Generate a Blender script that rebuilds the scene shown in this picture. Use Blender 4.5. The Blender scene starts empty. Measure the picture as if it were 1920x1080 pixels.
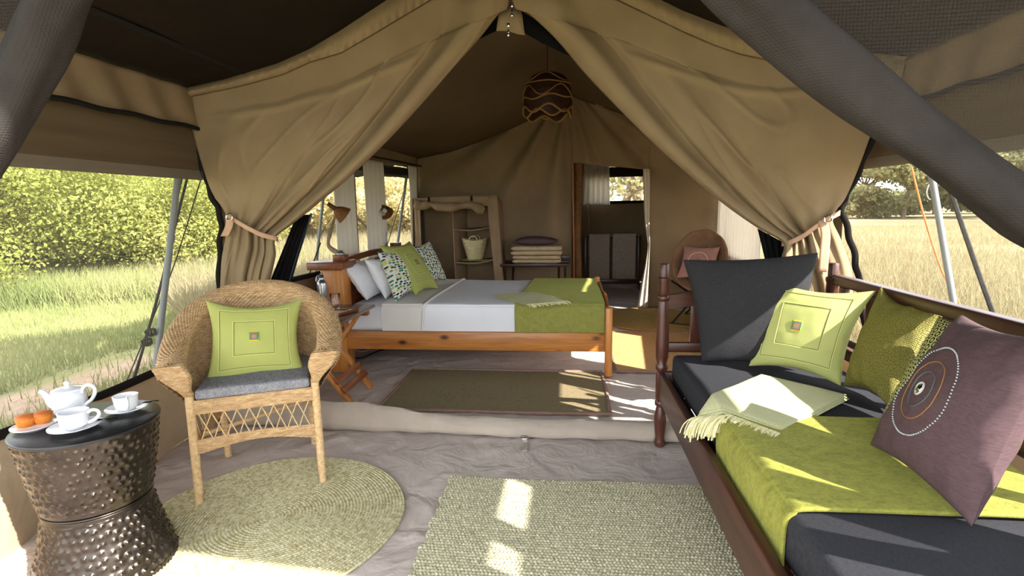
import bpy, bmesh, math, random
import numpy as np
from mathutils import Vector, Matrix

random.seed(7); rng = np.random.default_rng(11)
SC = bpy.context.scene; COL = SC.collection

# ---------------------------------------------------------------- camera, sky, sun, exposure
CAM_H = 1.35; FPX = 1000.0
YAW = math.atan(0.100); PITCH = math.atan(0.152); ROLL = -0.015
FW = np.array([-math.sin(YAW)*math.cos(PITCH), math.cos(YAW)*math.cos(PITCH), -math.sin(PITCH)])
_rt = np.array([math.cos(YAW), math.sin(YAW), 0.0]); _up = np.cross(_rt, FW)
RGT = math.cos(ROLL)*_rt + math.sin(ROLL)*_up
DWN = math.sin(ROLL)*_rt - math.cos(ROLL)*_up
EYE = np.array([0, 0, CAM_H])
cam = bpy.data.cameras.new('camera'); cam.sensor_width = 36; cam.lens = FPX/1920*36
cam.clip_start = 0.02; cam.clip_end = 600
camo = bpy.data.objects.new('camera', cam); COL.objects.link(camo)
M = Matrix.Identity(4)
for i in range(3):
    M[i][0] = RGT[i]; M[i][1] = -DWN[i]; M[i][2] = -FW[i]; M[i][3] = EYE[i]
camo.matrix_world = M
SC.camera = camo

SC.view_settings.view_transform = 'Standard'; SC.view_settings.look = 'None'
SC.view_settings.gamma = 1.0; SC.view_settings.use_curve_mapping = False
SC.view_settings.exposure = 0.88
SC.cycles.transparent_max_bounces = 24
SC.cycles.max_bounces = 10; SC.cycles.diffuse_bounces = 6
SC.cycles.sample_clamp_indirect = 6.0
SC.cycles.use_denoising = True

SUN_DIR = np.array([1.2, -.772, 1.0]); SUN_DIR = SUN_DIR/np.linalg.norm(SUN_DIR)   # towards the sun
SUN_STRENGTH = 10.5
SKY_STRENGTH = 3.2
w = bpy.data.worlds.new('sky'); SC.world = w; w.use_nodes = True
wn = w.node_tree.nodes; wl = w.node_tree.links; wn.clear()
wo = wn.new('ShaderNodeOutputWorld'); bg = wn.new('ShaderNodeBackground')
sky = wn.new('ShaderNodeTexSky'); sky.sky_type = 'HOSEK_WILKIE'; sky.turbidity = 6.0; sky.ground_albedo = 0.4
sky.sun_direction = (0.0, -0.3, 0.95)
mx = wn.new('ShaderNodeMix'); mx.data_type = 'RGBA'; mx.inputs['Factor'].default_value = 0.85
mx.inputs['B'].default_value = (0.90, 0.95, 1.0, 1)
wl.new(sky.outputs[0], mx.inputs['A']); wl.new(mx.outputs['Result'], bg.inputs[0])
bg.inputs[1].default_value = SKY_STRENGTH
wl.new(bg.outputs[0], wo.inputs[0])
sl = bpy.data.lights.new('sun', 'SUN'); sl.energy = SUN_STRENGTH; sl.angle = math.radians(0.6); sl.color = (1.0, 0.96, 0.90)
so = bpy.data.objects.new('sun', sl); COL.objects.link(so)
so.location = tuple(SUN_DIR*20)
so.rotation_euler = Vector(SUN_DIR).to_track_quat('Z', 'Y').to_euler()

# ---------------------------------------------------------------- measuring helpers (a sight line meets a real plane)
def ray(px, py): return (px-960)*RGT + (py-540)*DWN + FPX*FW
def az(px, py, z=0.0): d = ray(px, py); return EYE + d*((z-CAM_H)/d[2])
def ay(px, py, Y): d = ray(px, py); return EYE + d*(Y/d[1])
def ax(px, py, X): d = ray(px, py); return EYE + d*(X/d[0])
def A(*p): return np.array(p, float)

# ---------------------------------------------------------------- mesh builder
class MB:
    def __init__(s): s.V = []; s.F = []; s.U = []; s.n = 0
    def add(s, V, F, uv=None):
        V = np.asarray(V, float).reshape(-1, 3); F = np.asarray(F, int)
        s.V.append(V); s.F.append(F + s.n); s.n += len(V)
        s.U.append(np.asarray(uv, float).reshape(-1, 2) if uv is not None else np.zeros((len(V), 2)))
        return s
    def grid(s, P, cu=False, cv=False, uv=None, flip=False):
        P = np.asarray(P, float); nu, nv = P.shape[:2]
        iu = np.arange(nu if cu else nu-1); iv = np.arange(nv if cv else nv-1)
        I, J = np.meshgrid(iu, iv, indexing='ij'); I2 = (I+1) % nu; J2 = (J+1) % nv
        F = np.stack([I*nv+J, I2*nv+J, I2*nv+J2, I*nv+J2], -1).reshape(-1, 4)
        if flip: F = F[:, ::-1]
        if uv is None:
            a, b = np.meshgrid(np.linspace(0, 1, nu), np.linspace(0, 1, nv), indexing='ij'); uv = np.stack([a, b], -1)
        return s.add(P.reshape(-1, 3), F, np.asarray(uv).reshape(-1, 2))
    def tube(s, pts, r, seg=8, closed=False, caps=True, flat=None):
        pts = np.asarray(pts, float); n = len(pts)
        r = np.broadcast_to(np.asarray(r, float), (n,))
        T = (np.roll(pts, -1, 0)-np.roll(pts, 1, 0)) if closed else np.gradient(pts, axis=0)
        T = T/np.maximum(np.linalg.norm(T, axis=1, keepdims=True), 1e-9)
        a = np.array([0, 0, 1.0]) if abs(T[0][2]) < .9 else np.array([1.0, 0, 0])
        Nn = np.zeros_like(pts); v = np.cross(T[0], a); v /= np.linalg.norm(v)
        for i in range(n):
            v = v - T[i]*np.dot(v, T[i]); v /= max(np.linalg.norm(v), 1e-9); Nn[i] = v
        B = np.cross(T, Nn)
        th = np.arange(seg)*2*np.pi/seg
        fl = 1.0 if flat is None else flat
        P = pts[:, None, :] + r[:, None, None]*(np.cos(th)[None, :, None]*Nn[:, None, :] + fl*np.sin(th)[None, :, None]*B[:, None, :])
        s.grid(P, cu=closed, cv=True)
        if caps and not closed:
            b = s.n
            for k, row in ((0, P[0]), (1, P[-1])):
                c = row.mean(0); F = [[seg, (i+1) % seg, i] if k == 0 else [seg, i, (i+1) % seg] for i in range(seg)]
                s.add(np.vstack([row, c]), np.array([f+[f[0]] for f in F])[:, :3])
        return s
    def lathe(s, prof, n=32, c=(0, 0, 0), Mx=None):
        prof = np.asarray(prof, float); th = np.arange(n)*2*np.pi/n
        P = np.stack([prof[:, 0:1]*np.cos(th), prof[:, 0:1]*np.sin(th), np.repeat(prof[:, 1:2], n, 1)], -1)
        if Mx is not None: P = P@np.asarray(Mx)[:3, :3].T
        P = P + np.asarray(c)
        return s.grid(P, cv=True, flip=True)
    def box(s, c, size, rz=0, bev=0.0, Mx=None):
        bm = bmesh.new(); bmesh.ops.create_cube(bm, size=1.0)
        for v in bm.verts: v.co = Vector((v.co.x*size[0], v.co.y*size[1], v.co.z*size[2]))
        if bev: bmesh.ops.bevel(bm, geom=bm.edges[:], offset=min(bev, min(size)*.45), segments=2, affect='EDGES', profile=.5)
        bm.verts.index_update(); V = np.array([v.co[:] for v in bm.verts])
        if Mx is not None: V = V@np.asarray(Mx)[:3, :3].T
        if rz: V = V@np.array([[math.cos(rz), math.sin(rz), 0], [-math.sin(rz), math.cos(rz), 0], [0, 0, 1]])
        V = V + np.asarray(c); q = [[v.index for v in f.verts] for f in bm.faces]; bm.free()
        b = s.n; s.V.append(V); s.U.append(np.zeros((len(V), 2))); s.n += len(V)
        for k in (3, 4):
            f = [x for x in q if len(x) == k]
            if f: s.F.append(np.array(f)+b)
        return s
    def beam(s, p0, p1, wd, ht, up=(0, 0, 1), bev=0.003):
        p0 = np.asarray(p0, float); p1 = np.asarray(p1, float); d = p1-p0; L = np.linalg.norm(d); d = d/L
        y = np.cross(np.asarray(up, float), d); y /= np.linalg.norm(y); z = np.cross(d, y)
        return s.box((p0+p1)/2, (L, wd, ht), bev=bev, Mx=np.stack([d, y, z], 1))
    def ball(s, c, r, n=12, m=8):
        r = np.broadcast_to(np.asarray(r, float), (3,))
        a = np.linspace(-np.pi/2, np.pi/2, m); th = np.arange(n)*2*np.pi/n
        P = np.stack([np.outer(np.cos(a), np.cos(th))*r[0], np.outer(np.cos(a), np.sin(th))*r[1], np.outer(np.sin(a), np.ones(n))*r[2]], -1)+np.asarray(c)
        return s.grid(P, cv=True, flip=True)
    def arrays(s):
        return np.vstack(s.V), s.F, np.vstack(s.U)

ROOTM = {}
def new_mesh(name, mb, smooth=True, inv=None, off=None):
    V, F, U = mb.arrays()
    if inv is not None: V = V@np.asarray(inv)[:3, :3].T + np.asarray(inv)[:3, 3]
    if off is not None: V = V-off
    me = bpy.data.meshes.new(name)
    loops = np.concatenate([f.reshape(-1) for f in F]); cnt = np.concatenate([np.full(len(f), f.shape[1]) for f in F])
    me.vertices.add(len(V)); me.vertices.foreach_set('co', V.astype(np.float32).ravel())
    me.loops.add(len(loops)); me.loops.foreach_set('vertex_index', loops.astype(np.int32))
    me.polygons.add(len(cnt)); me.polygons.foreach_set('loop_start', (np.cumsum(cnt)-cnt).astype(np.int32))
    me.polygons.foreach_set('loop_total', cnt.astype(np.int32))
    me.polygons.foreach_set('use_smooth', np.full(len(cnt), bool(smooth)))
    uvl = me.uv_layers.new(name='uv'); uvl.data.foreach_set('uv', U[loops].astype(np.float32).ravel())
    me.update(calc_edges=True); me.validate()
    return me
def tag(o, label=None, cat=None, group=None, kind=None):
    for k, v in (('label', label), ('category', cat), ('group', group), ('kind', kind)):
        if v: o[k] = v
    return o
def obj(name, mb, m, parent=None, label=None, cat=None, group=None, kind=None, smooth=True, local=False):
    """geometry is given in world coordinates unless local=True"""
    if parent is None:
        V = np.vstack(mb.V); lo, hi = V.min(0), V.max(0); off = np.array([(lo[0]+hi[0])/2, (lo[1]+hi[1])/2, lo[2]])
        me = new_mesh(name, mb, smooth, off=off); o = bpy.data.objects.new(name, me); o.location = off
    else:
        inv = None if local else np.array(Matrix(ROOTM[parent.name]).inverted())
        me = new_mesh(name, mb, smooth, inv=inv); o = bpy.data.objects.new(name, me); o.parent = parent
    COL.objects.link(o)
    if parent is None: ROOTM[o.name] = Matrix.Translation(Vector(off))
    else: ROOTM[o.name] = ROOTM[parent.name]
    if m is not None: me.materials.append(m)
    if smooth and smooth != 'all':
        me.set_sharp_from_angle(angle=math.radians(50))
    return tag(o, label, cat, group, kind)
def thing(name, loc, rz=0.0, label=None, cat=None, group=None, kind=None):
    o = bpy.data.objects.new(name, None); o.empty_display_size = .1; COL.objects.link(o)
    o.location = loc; o.rotation_euler = (0, 0, rz)
    ROOTM[o.name] = Matrix.Translation(Vector(loc)) @ Matrix.Rotation(rz, 4, 'Z')
    return tag(o, label, cat, group, kind)
def dup(root, loc, rz=None, label=None, group=None):
    r = root.copy(); COL.objects.link(r); r.location = loc
    if rz is not None: r.rotation_euler = (0, 0, rz)
    if label: r['label'] = label
    if group: r['group'] = group
    for ch in list(root.children):
        c = ch.copy(); COL.objects.link(c); c.parent = r
        for g in list(ch.children):
            d = g.copy(); COL.objects.link(d); d.parent = c
    return r

# ---------------------------------------------------------------- materials
def lin(c):
    c = np.array(c, float)/255.0
    return tuple(np.where(c <= .04045, c/12.92, ((c+.055)/1.055)**2.4))+(1.0,)
def nd(nt, typ, ins=None, **pr):
    n = nt.nodes.new('ShaderNode'+typ)
    for k, v in pr.items(): setattr(n, k, v)
    for k, v in (ins or {}).items():
        sck = n.inputs[k]
        if hasattr(v, 'is_output'): nt.links.new(v, sck)
        else: sck.default_value = v
    return n
def newmat(name):
    m = bpy.data.materials.new(name); m.use_nodes = True; nt = m.node_tree; nt.nodes.clear()
    out = nt.nodes.new('ShaderNodeOutputMaterial'); b = nt.nodes.new('ShaderNodeBsdfPrincipled')
    nt.links.new(b.outputs[0], out.inputs[0]); return m, nt, b, out
def mixc(nt, f, a, b, blend='MIX'):
    n = nd(nt, 'Mix', data_type='RGBA', blend_type=blend)
    for s_, v in ((0, f), (6, a), (7, b)):
        if hasattr(v, 'is_output'): nt.links.new(v, n.inputs[s_])
        else: n.inputs[s_].default_value = v
    return n.outputs[2]
def ramp(nt, fac, stops):
    n = nd(nt, 'ValToRGB', {'Fac': fac}); e = n.color_ramp.elements
    while len(e) < len(stops): e.new(.5)
    for i, (p, c) in enumerate(stops):
        e[i].position = p; e[i].color = c if len(c) == 4 else tuple(c)+(1,)
    return n.outputs[0]
def mth(nt, op, a, b=0.0, c=None):
    n = nd(nt, 'Math', operation=op)
    for i, v in enumerate((a, b, c)):
        if v is None: continue
        if hasattr(v, 'is_output'): nt.links.new(v, n.inputs[i])
        else: n.inputs[i].default_value = v
    return n.outputs[0]
def noise(nt, vec, scale, detail=3, rough=.5, dist=0):
    return nd(nt, 'TexNoise', {'Vector': vec, 'Scale': scale, 'Detail': detail, 'Roughness': rough, 'Distortion': dist}).outputs['Fac']
def coords(nt, which='Object', scale=(1, 1, 1)):
    t = nd(nt, 'TexCoord').outputs[which]
    if scale == (1, 1, 1): return t
    return nd(nt, 'Mapping', {'Vector': t, 'Scale': scale}).outputs[0]
def bump(nt, h, strength, dist=.01, normal=None):
    ins = {'Height': h, 'Strength': strength, 'Distance': dist}
    if normal is not None: ins['Normal'] = normal
    return nd(nt, 'Bump', ins).outputs[0]
def contrast(nt, f, lo, hi):
    return nd(nt, 'MapRange', {'Value': f, 'From Min': lo, 'From Max': hi}).outputs[0]

def fabric(name, c1, c2=None, nscale=6, lo=.35, hi=.65, rough=.9, weave=0, wstr=.3, wdist=.002, wr=0, wrs=3, wrd=.02, sheen=0, trans=0, tcol=None, streak=(1, 1, 1), grain=0, gscale=300):
    m, nt, b, out = newmat(name); co = coords(nt)
    col = lin(c1)
    if c2 is not None:
        col = mixc(nt, contrast(nt, noise(nt, coords(nt, 'Object', streak), nscale, 4, .6), lo, hi), lin(c1), lin(c2))
    if grain:
        g = contrast(nt, noise(nt, coords(nt, 'Object', streak), gscale, 2), .3, .7)
        col = mixc(nt, mth(nt, 'MULTIPLY', g, grain), col, (0, 0, 0, 1))
    nrm = None
    if wr: nrm = bump(nt, noise(nt, co, wrs, 4, .5, .6), wr, wrd)
    if weave:
        w1 = nd(nt, 'TexWave', {'Vector': co, 'Scale': weave, 'Distortion': .4}, bands_direction='X').outputs['Fac']
        w2 = nd(nt, 'TexWave', {'Vector': co, 'Scale': weave, 'Distortion': .4}, bands_direction='Z').outputs['Fac']
        w3 = nd(nt, 'TexWave', {'Vector': co, 'Scale': weave, 'Distortion': .4}, bands_direction='Y').outputs['Fac']
        nrm = bump(nt, mth(nt, 'ADD', mth(nt, 'ADD', w1, w2), w3), wstr, wdist, nrm)
    if hasattr(col, 'is_output'): nt.links.new(col, b.inputs['Base Color'])
    else: b.inputs['Base Color'].default_value = col
    if nrm is not None: nt.links.new(nrm, b.inputs['Normal'])
    b.inputs['Roughness'].default_value = rough; b.inputs['Specular IOR Level'].default_value = .15
    if sheen: b.inputs['Sheen Weight'].default_value = sheen; b.inputs['Sheen Roughness'].default_value = .4
    if trans:
        t = nd(nt, 'BsdfTranslucent')
        if tcol is not None: t.inputs[0].default_value = lin(tcol)
        elif hasattr(col, 'is_output'): nt.links.new(col, t.inputs[0])
        else: t.inputs[0].default_value = col
        mxs = nd(nt, 'MixShader', {0: trans}); nt.links.new(b.outputs[0], mxs.inputs[1]); nt.links.new(t.outputs[0], mxs.inputs[2])
        nt.links.new(mxs.outputs[0], out.inputs[0])
    return m
def plain(name, c, rough=.5, metal=0, spec=.5, bumpn=0, bscale=20, coat=0):
    m, nt, b, out = newmat(name)
    b.inputs['Base Color'].default_value = lin(c); b.inputs['Roughness'].default_value = rough
    b.inputs['Metallic'].default_value = metal; b.inputs['Specular IOR Level'].default_value = spec
    b.inputs['Coat Weight'].default_value = coat
    if bumpn: nt.links.new(bump(nt, noise(nt, coords(nt), bscale, 3), bumpn, .01), b.inputs['Normal'])
    return m
def wood(name, c1, c2, axis=0, rough=.4, knots=False, fine=60, coat=.15):
    m, nt, b, out = newmat(name)
    sc = [1.0, 1.0, 1.0]; sc = [14.0]*3; sc[axis] = 1.2
    n1 = noise(nt, coords(nt, 'Object', tuple(sc)), 1.6, 5, .6, .5)
    col = mixc(nt, contrast(nt, n1, .3, .7), lin(c1), lin(c2))
    sc2 = [fine*1.0]*3; sc2[axis] = 3.0
    n2 = noise(nt, coords(nt, 'Object', tuple(sc2)), 1.5, 3)
    col = mixc(nt, mth(nt, 'MULTIPLY', contrast(nt, n2, .35, .75), .35), col, lin(tuple(np.array(c2)*.45)))
    if knots:
        ks = [6.0]*3; ks[axis] = 3.2
        v = nd(nt, 'TexVoronoi', {'Vector': coords(nt, 'Object', tuple(ks)), 'Scale': 1.0}).outputs['Distance']
        col = mixc(nt, contrast(nt, v, .17, .05), col, lin((58, 28, 12)))
    nt.links.new(col, b.inputs['Base Color']); b.inputs['Roughness'].default_value = rough
    b.inputs['Coat Weight'].default_value = coat; b.inputs['Coat Roughness'].default_value = .25
    nt.links.new(bump(nt, n2, .15, .002), b.inputs['Normal'])
    return m
def netting(name, c, cover, pitch=0.0):
    """insect mesh: threads finer than a pixel, so a constant share of the light passes between them"""
    m, nt, b, out = newmat(name)
    b.inputs['Base Color'].default_value = lin(c); b.inputs['Roughness'].default_value = .9; b.inputs['Specular IOR Level'].default_value = .1
    t = nd(nt, 'BsdfTransparent'); mxs = nd(nt, 'MixShader')
    f = cover
    if pitch:
        co = coords(nt)
        w1 = nd(nt, 'TexWave', {'Vector': co, 'Scale': pitch}, bands_direction='X').outputs['Fac']
        w2 = nd(nt, 'TexWave', {'Vector': co, 'Scale': pitch}, bands_direction='Z').outputs['Fac']
        f = mth(nt, 'MULTIPLY_ADD', mth(nt, 'ADD', w1, w2), cover*.5, cover*.5)
        nt.links.new(f, mxs.inputs[0])
    else: mxs.inputs[0].default_value = cover
    nt.links.new(t.outputs[0], mxs.inputs[1]); nt.links.new(b.outputs[0], mxs.inputs[2]); nt.links.new(mxs.outputs[0], out.inputs[0])
    return m

def fbm(x, y, seed=0, octv=4, base=1.0):
    r = np.random.default_rng(seed); s = np.zeros_like(x, float); a = 1.0
    for o in range(octv):
        for k in range(3):
            th = r.uniform(0, 2*np.pi); ph = r.uniform(0, 2*np.pi); f = base*2**o*r.uniform(.7, 1.4)
            s += a*np.sin(f*(x*np.cos(th)+y*np.sin(th))+ph+1.3*np.sin(f*.6*(x*np.sin(th)-y*np.cos(th))+ph*2))/3
        a *= .5
    return s
def smooth01(x): x = np.clip(x, 0, 1); return x*x*(3-2*x)
def interp(pts, t):
    """polyline by parameter 0..1 with chord-length spacing, smoothed (Catmull-like via dense linear)"""
    pts = np.asarray(pts, float); d = np.r_[0, np.cumsum(np.linalg.norm(np.diff(pts, axis=0), axis=1))]; d /= d[-1]
    return np.stack([np.interp(t, d, pts[:, k]) for k in range(pts.shape[1])], -1)
def spline(pts, n, closed=False):
    """Catmull-Rom through points"""
    p = np.asarray(pts, float)
    q = np.vstack([p[-1], p, p[0], p[1]]) if closed else np.vstack([2*p[0]-p[1], p, 2*p[-1]-p[-2]])
    m = len(p) if closed else len(p)-1
    t = np.linspace(0, m, n, endpoint=not closed); i = np.minimum(t.astype(int), m-1); u = (t-i)[:, None]
    a, b, c, d = q[i], q[i+1], q[i+2], q[i+3]
    return .5*((2*b)+(c-a)*u+(2*a-5*b+4*c-d)*u**2+(-a+3*b-3*c+d)*u**3)
# ================================================================ MATERIALS OF THE SETTING
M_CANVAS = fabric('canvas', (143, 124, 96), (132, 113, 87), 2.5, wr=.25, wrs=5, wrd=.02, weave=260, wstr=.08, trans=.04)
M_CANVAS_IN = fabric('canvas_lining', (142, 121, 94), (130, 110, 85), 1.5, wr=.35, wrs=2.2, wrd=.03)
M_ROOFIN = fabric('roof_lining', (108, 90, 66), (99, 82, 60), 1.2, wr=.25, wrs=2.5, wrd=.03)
M_FLY = fabric('flysheet', (34, 26, 18), (28, 21, 15), 1.5, wr=.7, wrs=3.5, wrd=.03)
M_SEAM = fabric('dark_webbing', (30, 27, 25), weave=400, wstr=.2)
M_AWN = fabric('awning_cloth', (100, 86, 64), (90, 77, 57), 3, streak=(1, .3, 6), wr=.2, wrs=8, wrd=.01)
M_FLOOR = fabric('groundsheet', (198, 184, 174), (182, 168, 159), 1.3, rough=.48, wr=.9, wrs=5, wrd=.035)
M_SILL = fabric('sill_canvas', (182, 168, 152), (168, 154, 139), 3, rough=.75, wr=.5, wrs=6, wrd=.02)
M_SKIRT = fabric('skirt_canvas', (186, 166, 138), (172, 152, 124), 2, wr=.6, wrs=3.5, wrd=.03)
M_NET = netting('window_net', (206, 202, 192), .13)
M_NETF = netting('front_net', (72, 66, 60), .32, pitch=52)
M_NETROLL = fabric('rolled_net', (52, 48, 46), (41, 38, 36), 5, weave=70, wstr=.22, wdist=.003, wr=.3, wrs=6, wrd=.02)
M_NETDARK = netting('dark_net', (15, 15, 15), .94)
M_BLACKNET = fabric('black_net_folded', (30, 29, 28), (22, 21, 21), 30, weave=300)
M_CURT = fabric('white_voile', (228, 222, 212), (220, 214, 204), 3, trans=.35, tcol=(240, 235, 225))
M_STRAP = fabric('strap_webbing', (196, 160, 132), (182, 146, 120), 8, weave=300, wstr=.3)
M_STEEL = plain('galvanised_steel', (150, 152, 150), .42, .85, bumpn=.1)
M_CHROME = plain('chrome', (205, 205, 205), .2, 1)

VX0, VX1, YF, YB = -2.25, 1.78, 3.2, 7.1
def xw_l(y): return -2.25+.077*(y-3.2)
def xw_r(y): return 1.60+.108*(y-3.2)
# gable line of the front (measured on the front plane)
gabL = [ay(x, y, YF) for x, y in ((318, 172), (350, 171), (420, 155), (520, 126), (580, 99), (640, 64), (737, 0), (850, -68), (965, -128))]
gabR = [ay(x, y, YF) for x, y in ((965, -128), (1090, -62), (1223, 0), (1280, 27), (1350, 54), (1425, 77), (1530, 96), (1690, 112))]
gx = np.array([p[0] for p in gabL+gabR[1:]]); gz = np.array([p[2] for p in gabL+gabR[1:]])
def z_gable(x): return np.interp(x, gx, gz)
bkp = [ay(x, y, YB) for x, y in ((775, 297), (787, 295), (845, 283), (900, 264), (950, 244), (1000, 220), (1045, 186), (1066, 176), (1090, 186), (1140, 203), (1200, 224), (1250, 240), (1300, 262), (1365, 300))]
bx = np.array([p[0] for p in bkp]); bz = np.array([p[2] for p in bkp])
def z_back(x): return np.interp(x, bx, bz)
def z_in(x, y):
    t = np.clip((y-YF)/(YB-YF), 0, 1)
    xl, xr = xw_l(y), xw_r(y); xb = -1.95+(x-xl)/(xr-xl)*3.97; xf = -2.25+(x-xl)/(xr-xl)*3.91
    return (1-t)*(z_gable(np.clip(xf, -2.2, 1.75))-.07) + t*z_back(xb)

# ================================================================ FLOOR AND ROOF
nx, ny = 230, 520
X, Y = np.meshgrid(np.linspace(VX0-.02, 2.15, nx), np.linspace(-.4, 9.7, ny), indexing='ij')
r1 = fbm(X, Y, 3, 3, 3.2); r2 = fbm(X*1.0, Y*.7, 5, 3, 7.0)
ridge = np.exp(-(r1/.10)**2)*.010*(.5+.5*np.sin(2*X+1.3*Y)) + np.exp(-(r2/.10)**2)*.007
r3 = fbm(X*1.4, Y*.5, 8, 2, 9.0); ridge += np.exp(-(r3/.08)**2)*.004
flz = np.minimum(ridge, .011) - .009
obj('floor', MB().grid(np.stack([X, Y, flz], -1)), M_FLOOR, kind='structure', label='grey brown wrinkled groundsheet floor of the tent and its veranda')

X, Y = np.meshgrid(np.r_[np.linspace(VX0-.08, -.28, 60), np.linspace(-.2, VX1+.1, 60)], np.linspace(.10, YF+.02, 90), indexing='ij')
Z = z_gable(X)+.004+.012*(fbm(X*.6, Y, 21, 3, 3)+.3)*np.clip((YF-Y)/.5, 0, 1)*np.clip(np.minimum(X-VX0, VX1-X)/.3, 0, 1)
fly = obj('ceiling', MB().grid(np.stack([X, Y, Z], -1)), M_FLY, kind='structure', label='dark brown flysheet roof over the veranda')
for xs in (VX0+.34, VX1-.34):
    ys = np.linspace(.12, YF-.02, 30)
    obj('roof_seam', MB().tube(np.stack([np.full(30, xs), ys, z_gable(np.full(30, xs))+.012], -1), .03, 8, flat=.4), M_SEAM, fly)
Yg, S = np.meshgrid(np.linspace(.95, 7.4, 60), np.linspace(0, 1, 16), indexing='ij')  # wing added out of view so its shadow falls on the grass
xo_ = np.where(Yg < YF, VX0-.05, xw_l(Yg)-.07)
shade_wing = MB().grid(np.stack([xo_-S*np.interp(Yg, [0, 3.4, 4.4, 8], [2.0, 2.0, .9, .9]), Yg, 2.09-.29*S-.03*np.sin(np.pi*S)+.01*np.sin(Yg*4)*S], -1))
obj('ceiling', shade_wing, M_FLY, kind='structure', label='outer wing of the flysheet reaching out towards the bushes')
X, Y = np.meshgrid(np.r_[np.linspace(-2.40, -.1, 50), np.linspace(0, 2.12, 50)], np.linspace(YF+.02, 9.7, 60), indexing='ij')
obj('ceiling', MB().grid(np.stack([X, Y, z_in(X, Y)+.2+.02*np.abs(X)], -1)), M_FLY, kind='structure', label='dark flysheet over the bedroom roof')
X, Y = np.meshgrid(np.linspace(0, 1, 110), np.linspace(YF+.06, YB+.02, 60), indexing='ij'); X = xw_l(Y)+(xw_r(Y)-xw_l(Y))*X
sag = .012*fbm(X, Y*.8, 31, 3, 2.0)
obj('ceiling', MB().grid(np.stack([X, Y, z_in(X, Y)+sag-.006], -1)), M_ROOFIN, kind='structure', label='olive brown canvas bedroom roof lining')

# ================================================================ FRONT WALL: valances, bindings, apex
wf = thing('wall_front', (-.28, YF, 0), label='beige canvas front of the bedroom tent', kind='structure')
def strip_between(top, bot, n, Y0, amp, freq, th=.0):
    t = np.linspace(0, 1, n); a = interp(top, t); b = interp(bot, t); rows = []
    for k, v in enumerate(np.linspace(0, 1, 7)):
        px = a*(1-v)+b*v
        P = []
        for i in range(n):
            d = amp*np.sin(freq*t[i]*2*np.pi+.8*np.sin(9*t[i])+v*1.5)*(.4+.6*v)+.03*np.sin(v*np.pi)
            P.append(ay(px[i, 0], px[i, 1], Y0-d))
        rows.append(P)
    return np.array(rows)
obj('valance', MB().grid(strip_between([(318, 168), (350, 165), (420, 149), (520, 119), (580, 92), (640, 56), (737, -8), (850, -78), (965, -140)],
    [(322, 182), (345, 183), (450, 161), (530, 139), (580, 116), (640, 98), (700, 63), (800, 3), (965, -90)], 160, YF-.045, .008, 38)), M_CANVAS, wf)
obj('valance', MB().grid(strip_between([(965, -140), (1090, -70), (1223, -8), (1280, 20), (1350, 47), (1425, 70), (1530, 89), (1700, 105)],
    [(965, -90), (1060, -40), (1165, 2), (1280, 58), (1340, 84), (1390, 101), (1465, 117), (1690, 150)], 160, YF-.045, .007, 30)), M_CANVAS, wf)
def px_tube(pts, Y0, r, n=40, seg=8, wob=0):
    q = spline([ay(x, y, yy) for (x, y), yy in zip(pts, Y0 if hasattr(Y0, '__len__') else [Y0]*len(pts))], n)
    if wob: q[:, 0] += wob*np.sin(np.linspace(0, 40, n))
    return q
obj('edge_binding', MB().tube(px_tube([(352, 228), (372, 290), (395, 362), (414, 410), (412, 470), (411, 560)], YF+.02, .016, 70, wob=.006), .018, 8), M_SEAM, wf, label='black side binding')
obj('edge_binding', MB().tube(px_tube([(1640, 245), (1615, 310), (1588, 366), (1579, 395), (1592, 440), (1604, 490), (1612, 540), (1625, 640)], YF+.02, .016, 70, wob=.006), .018, 8), M_SEAM, wf, label='black side binding')

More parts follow.
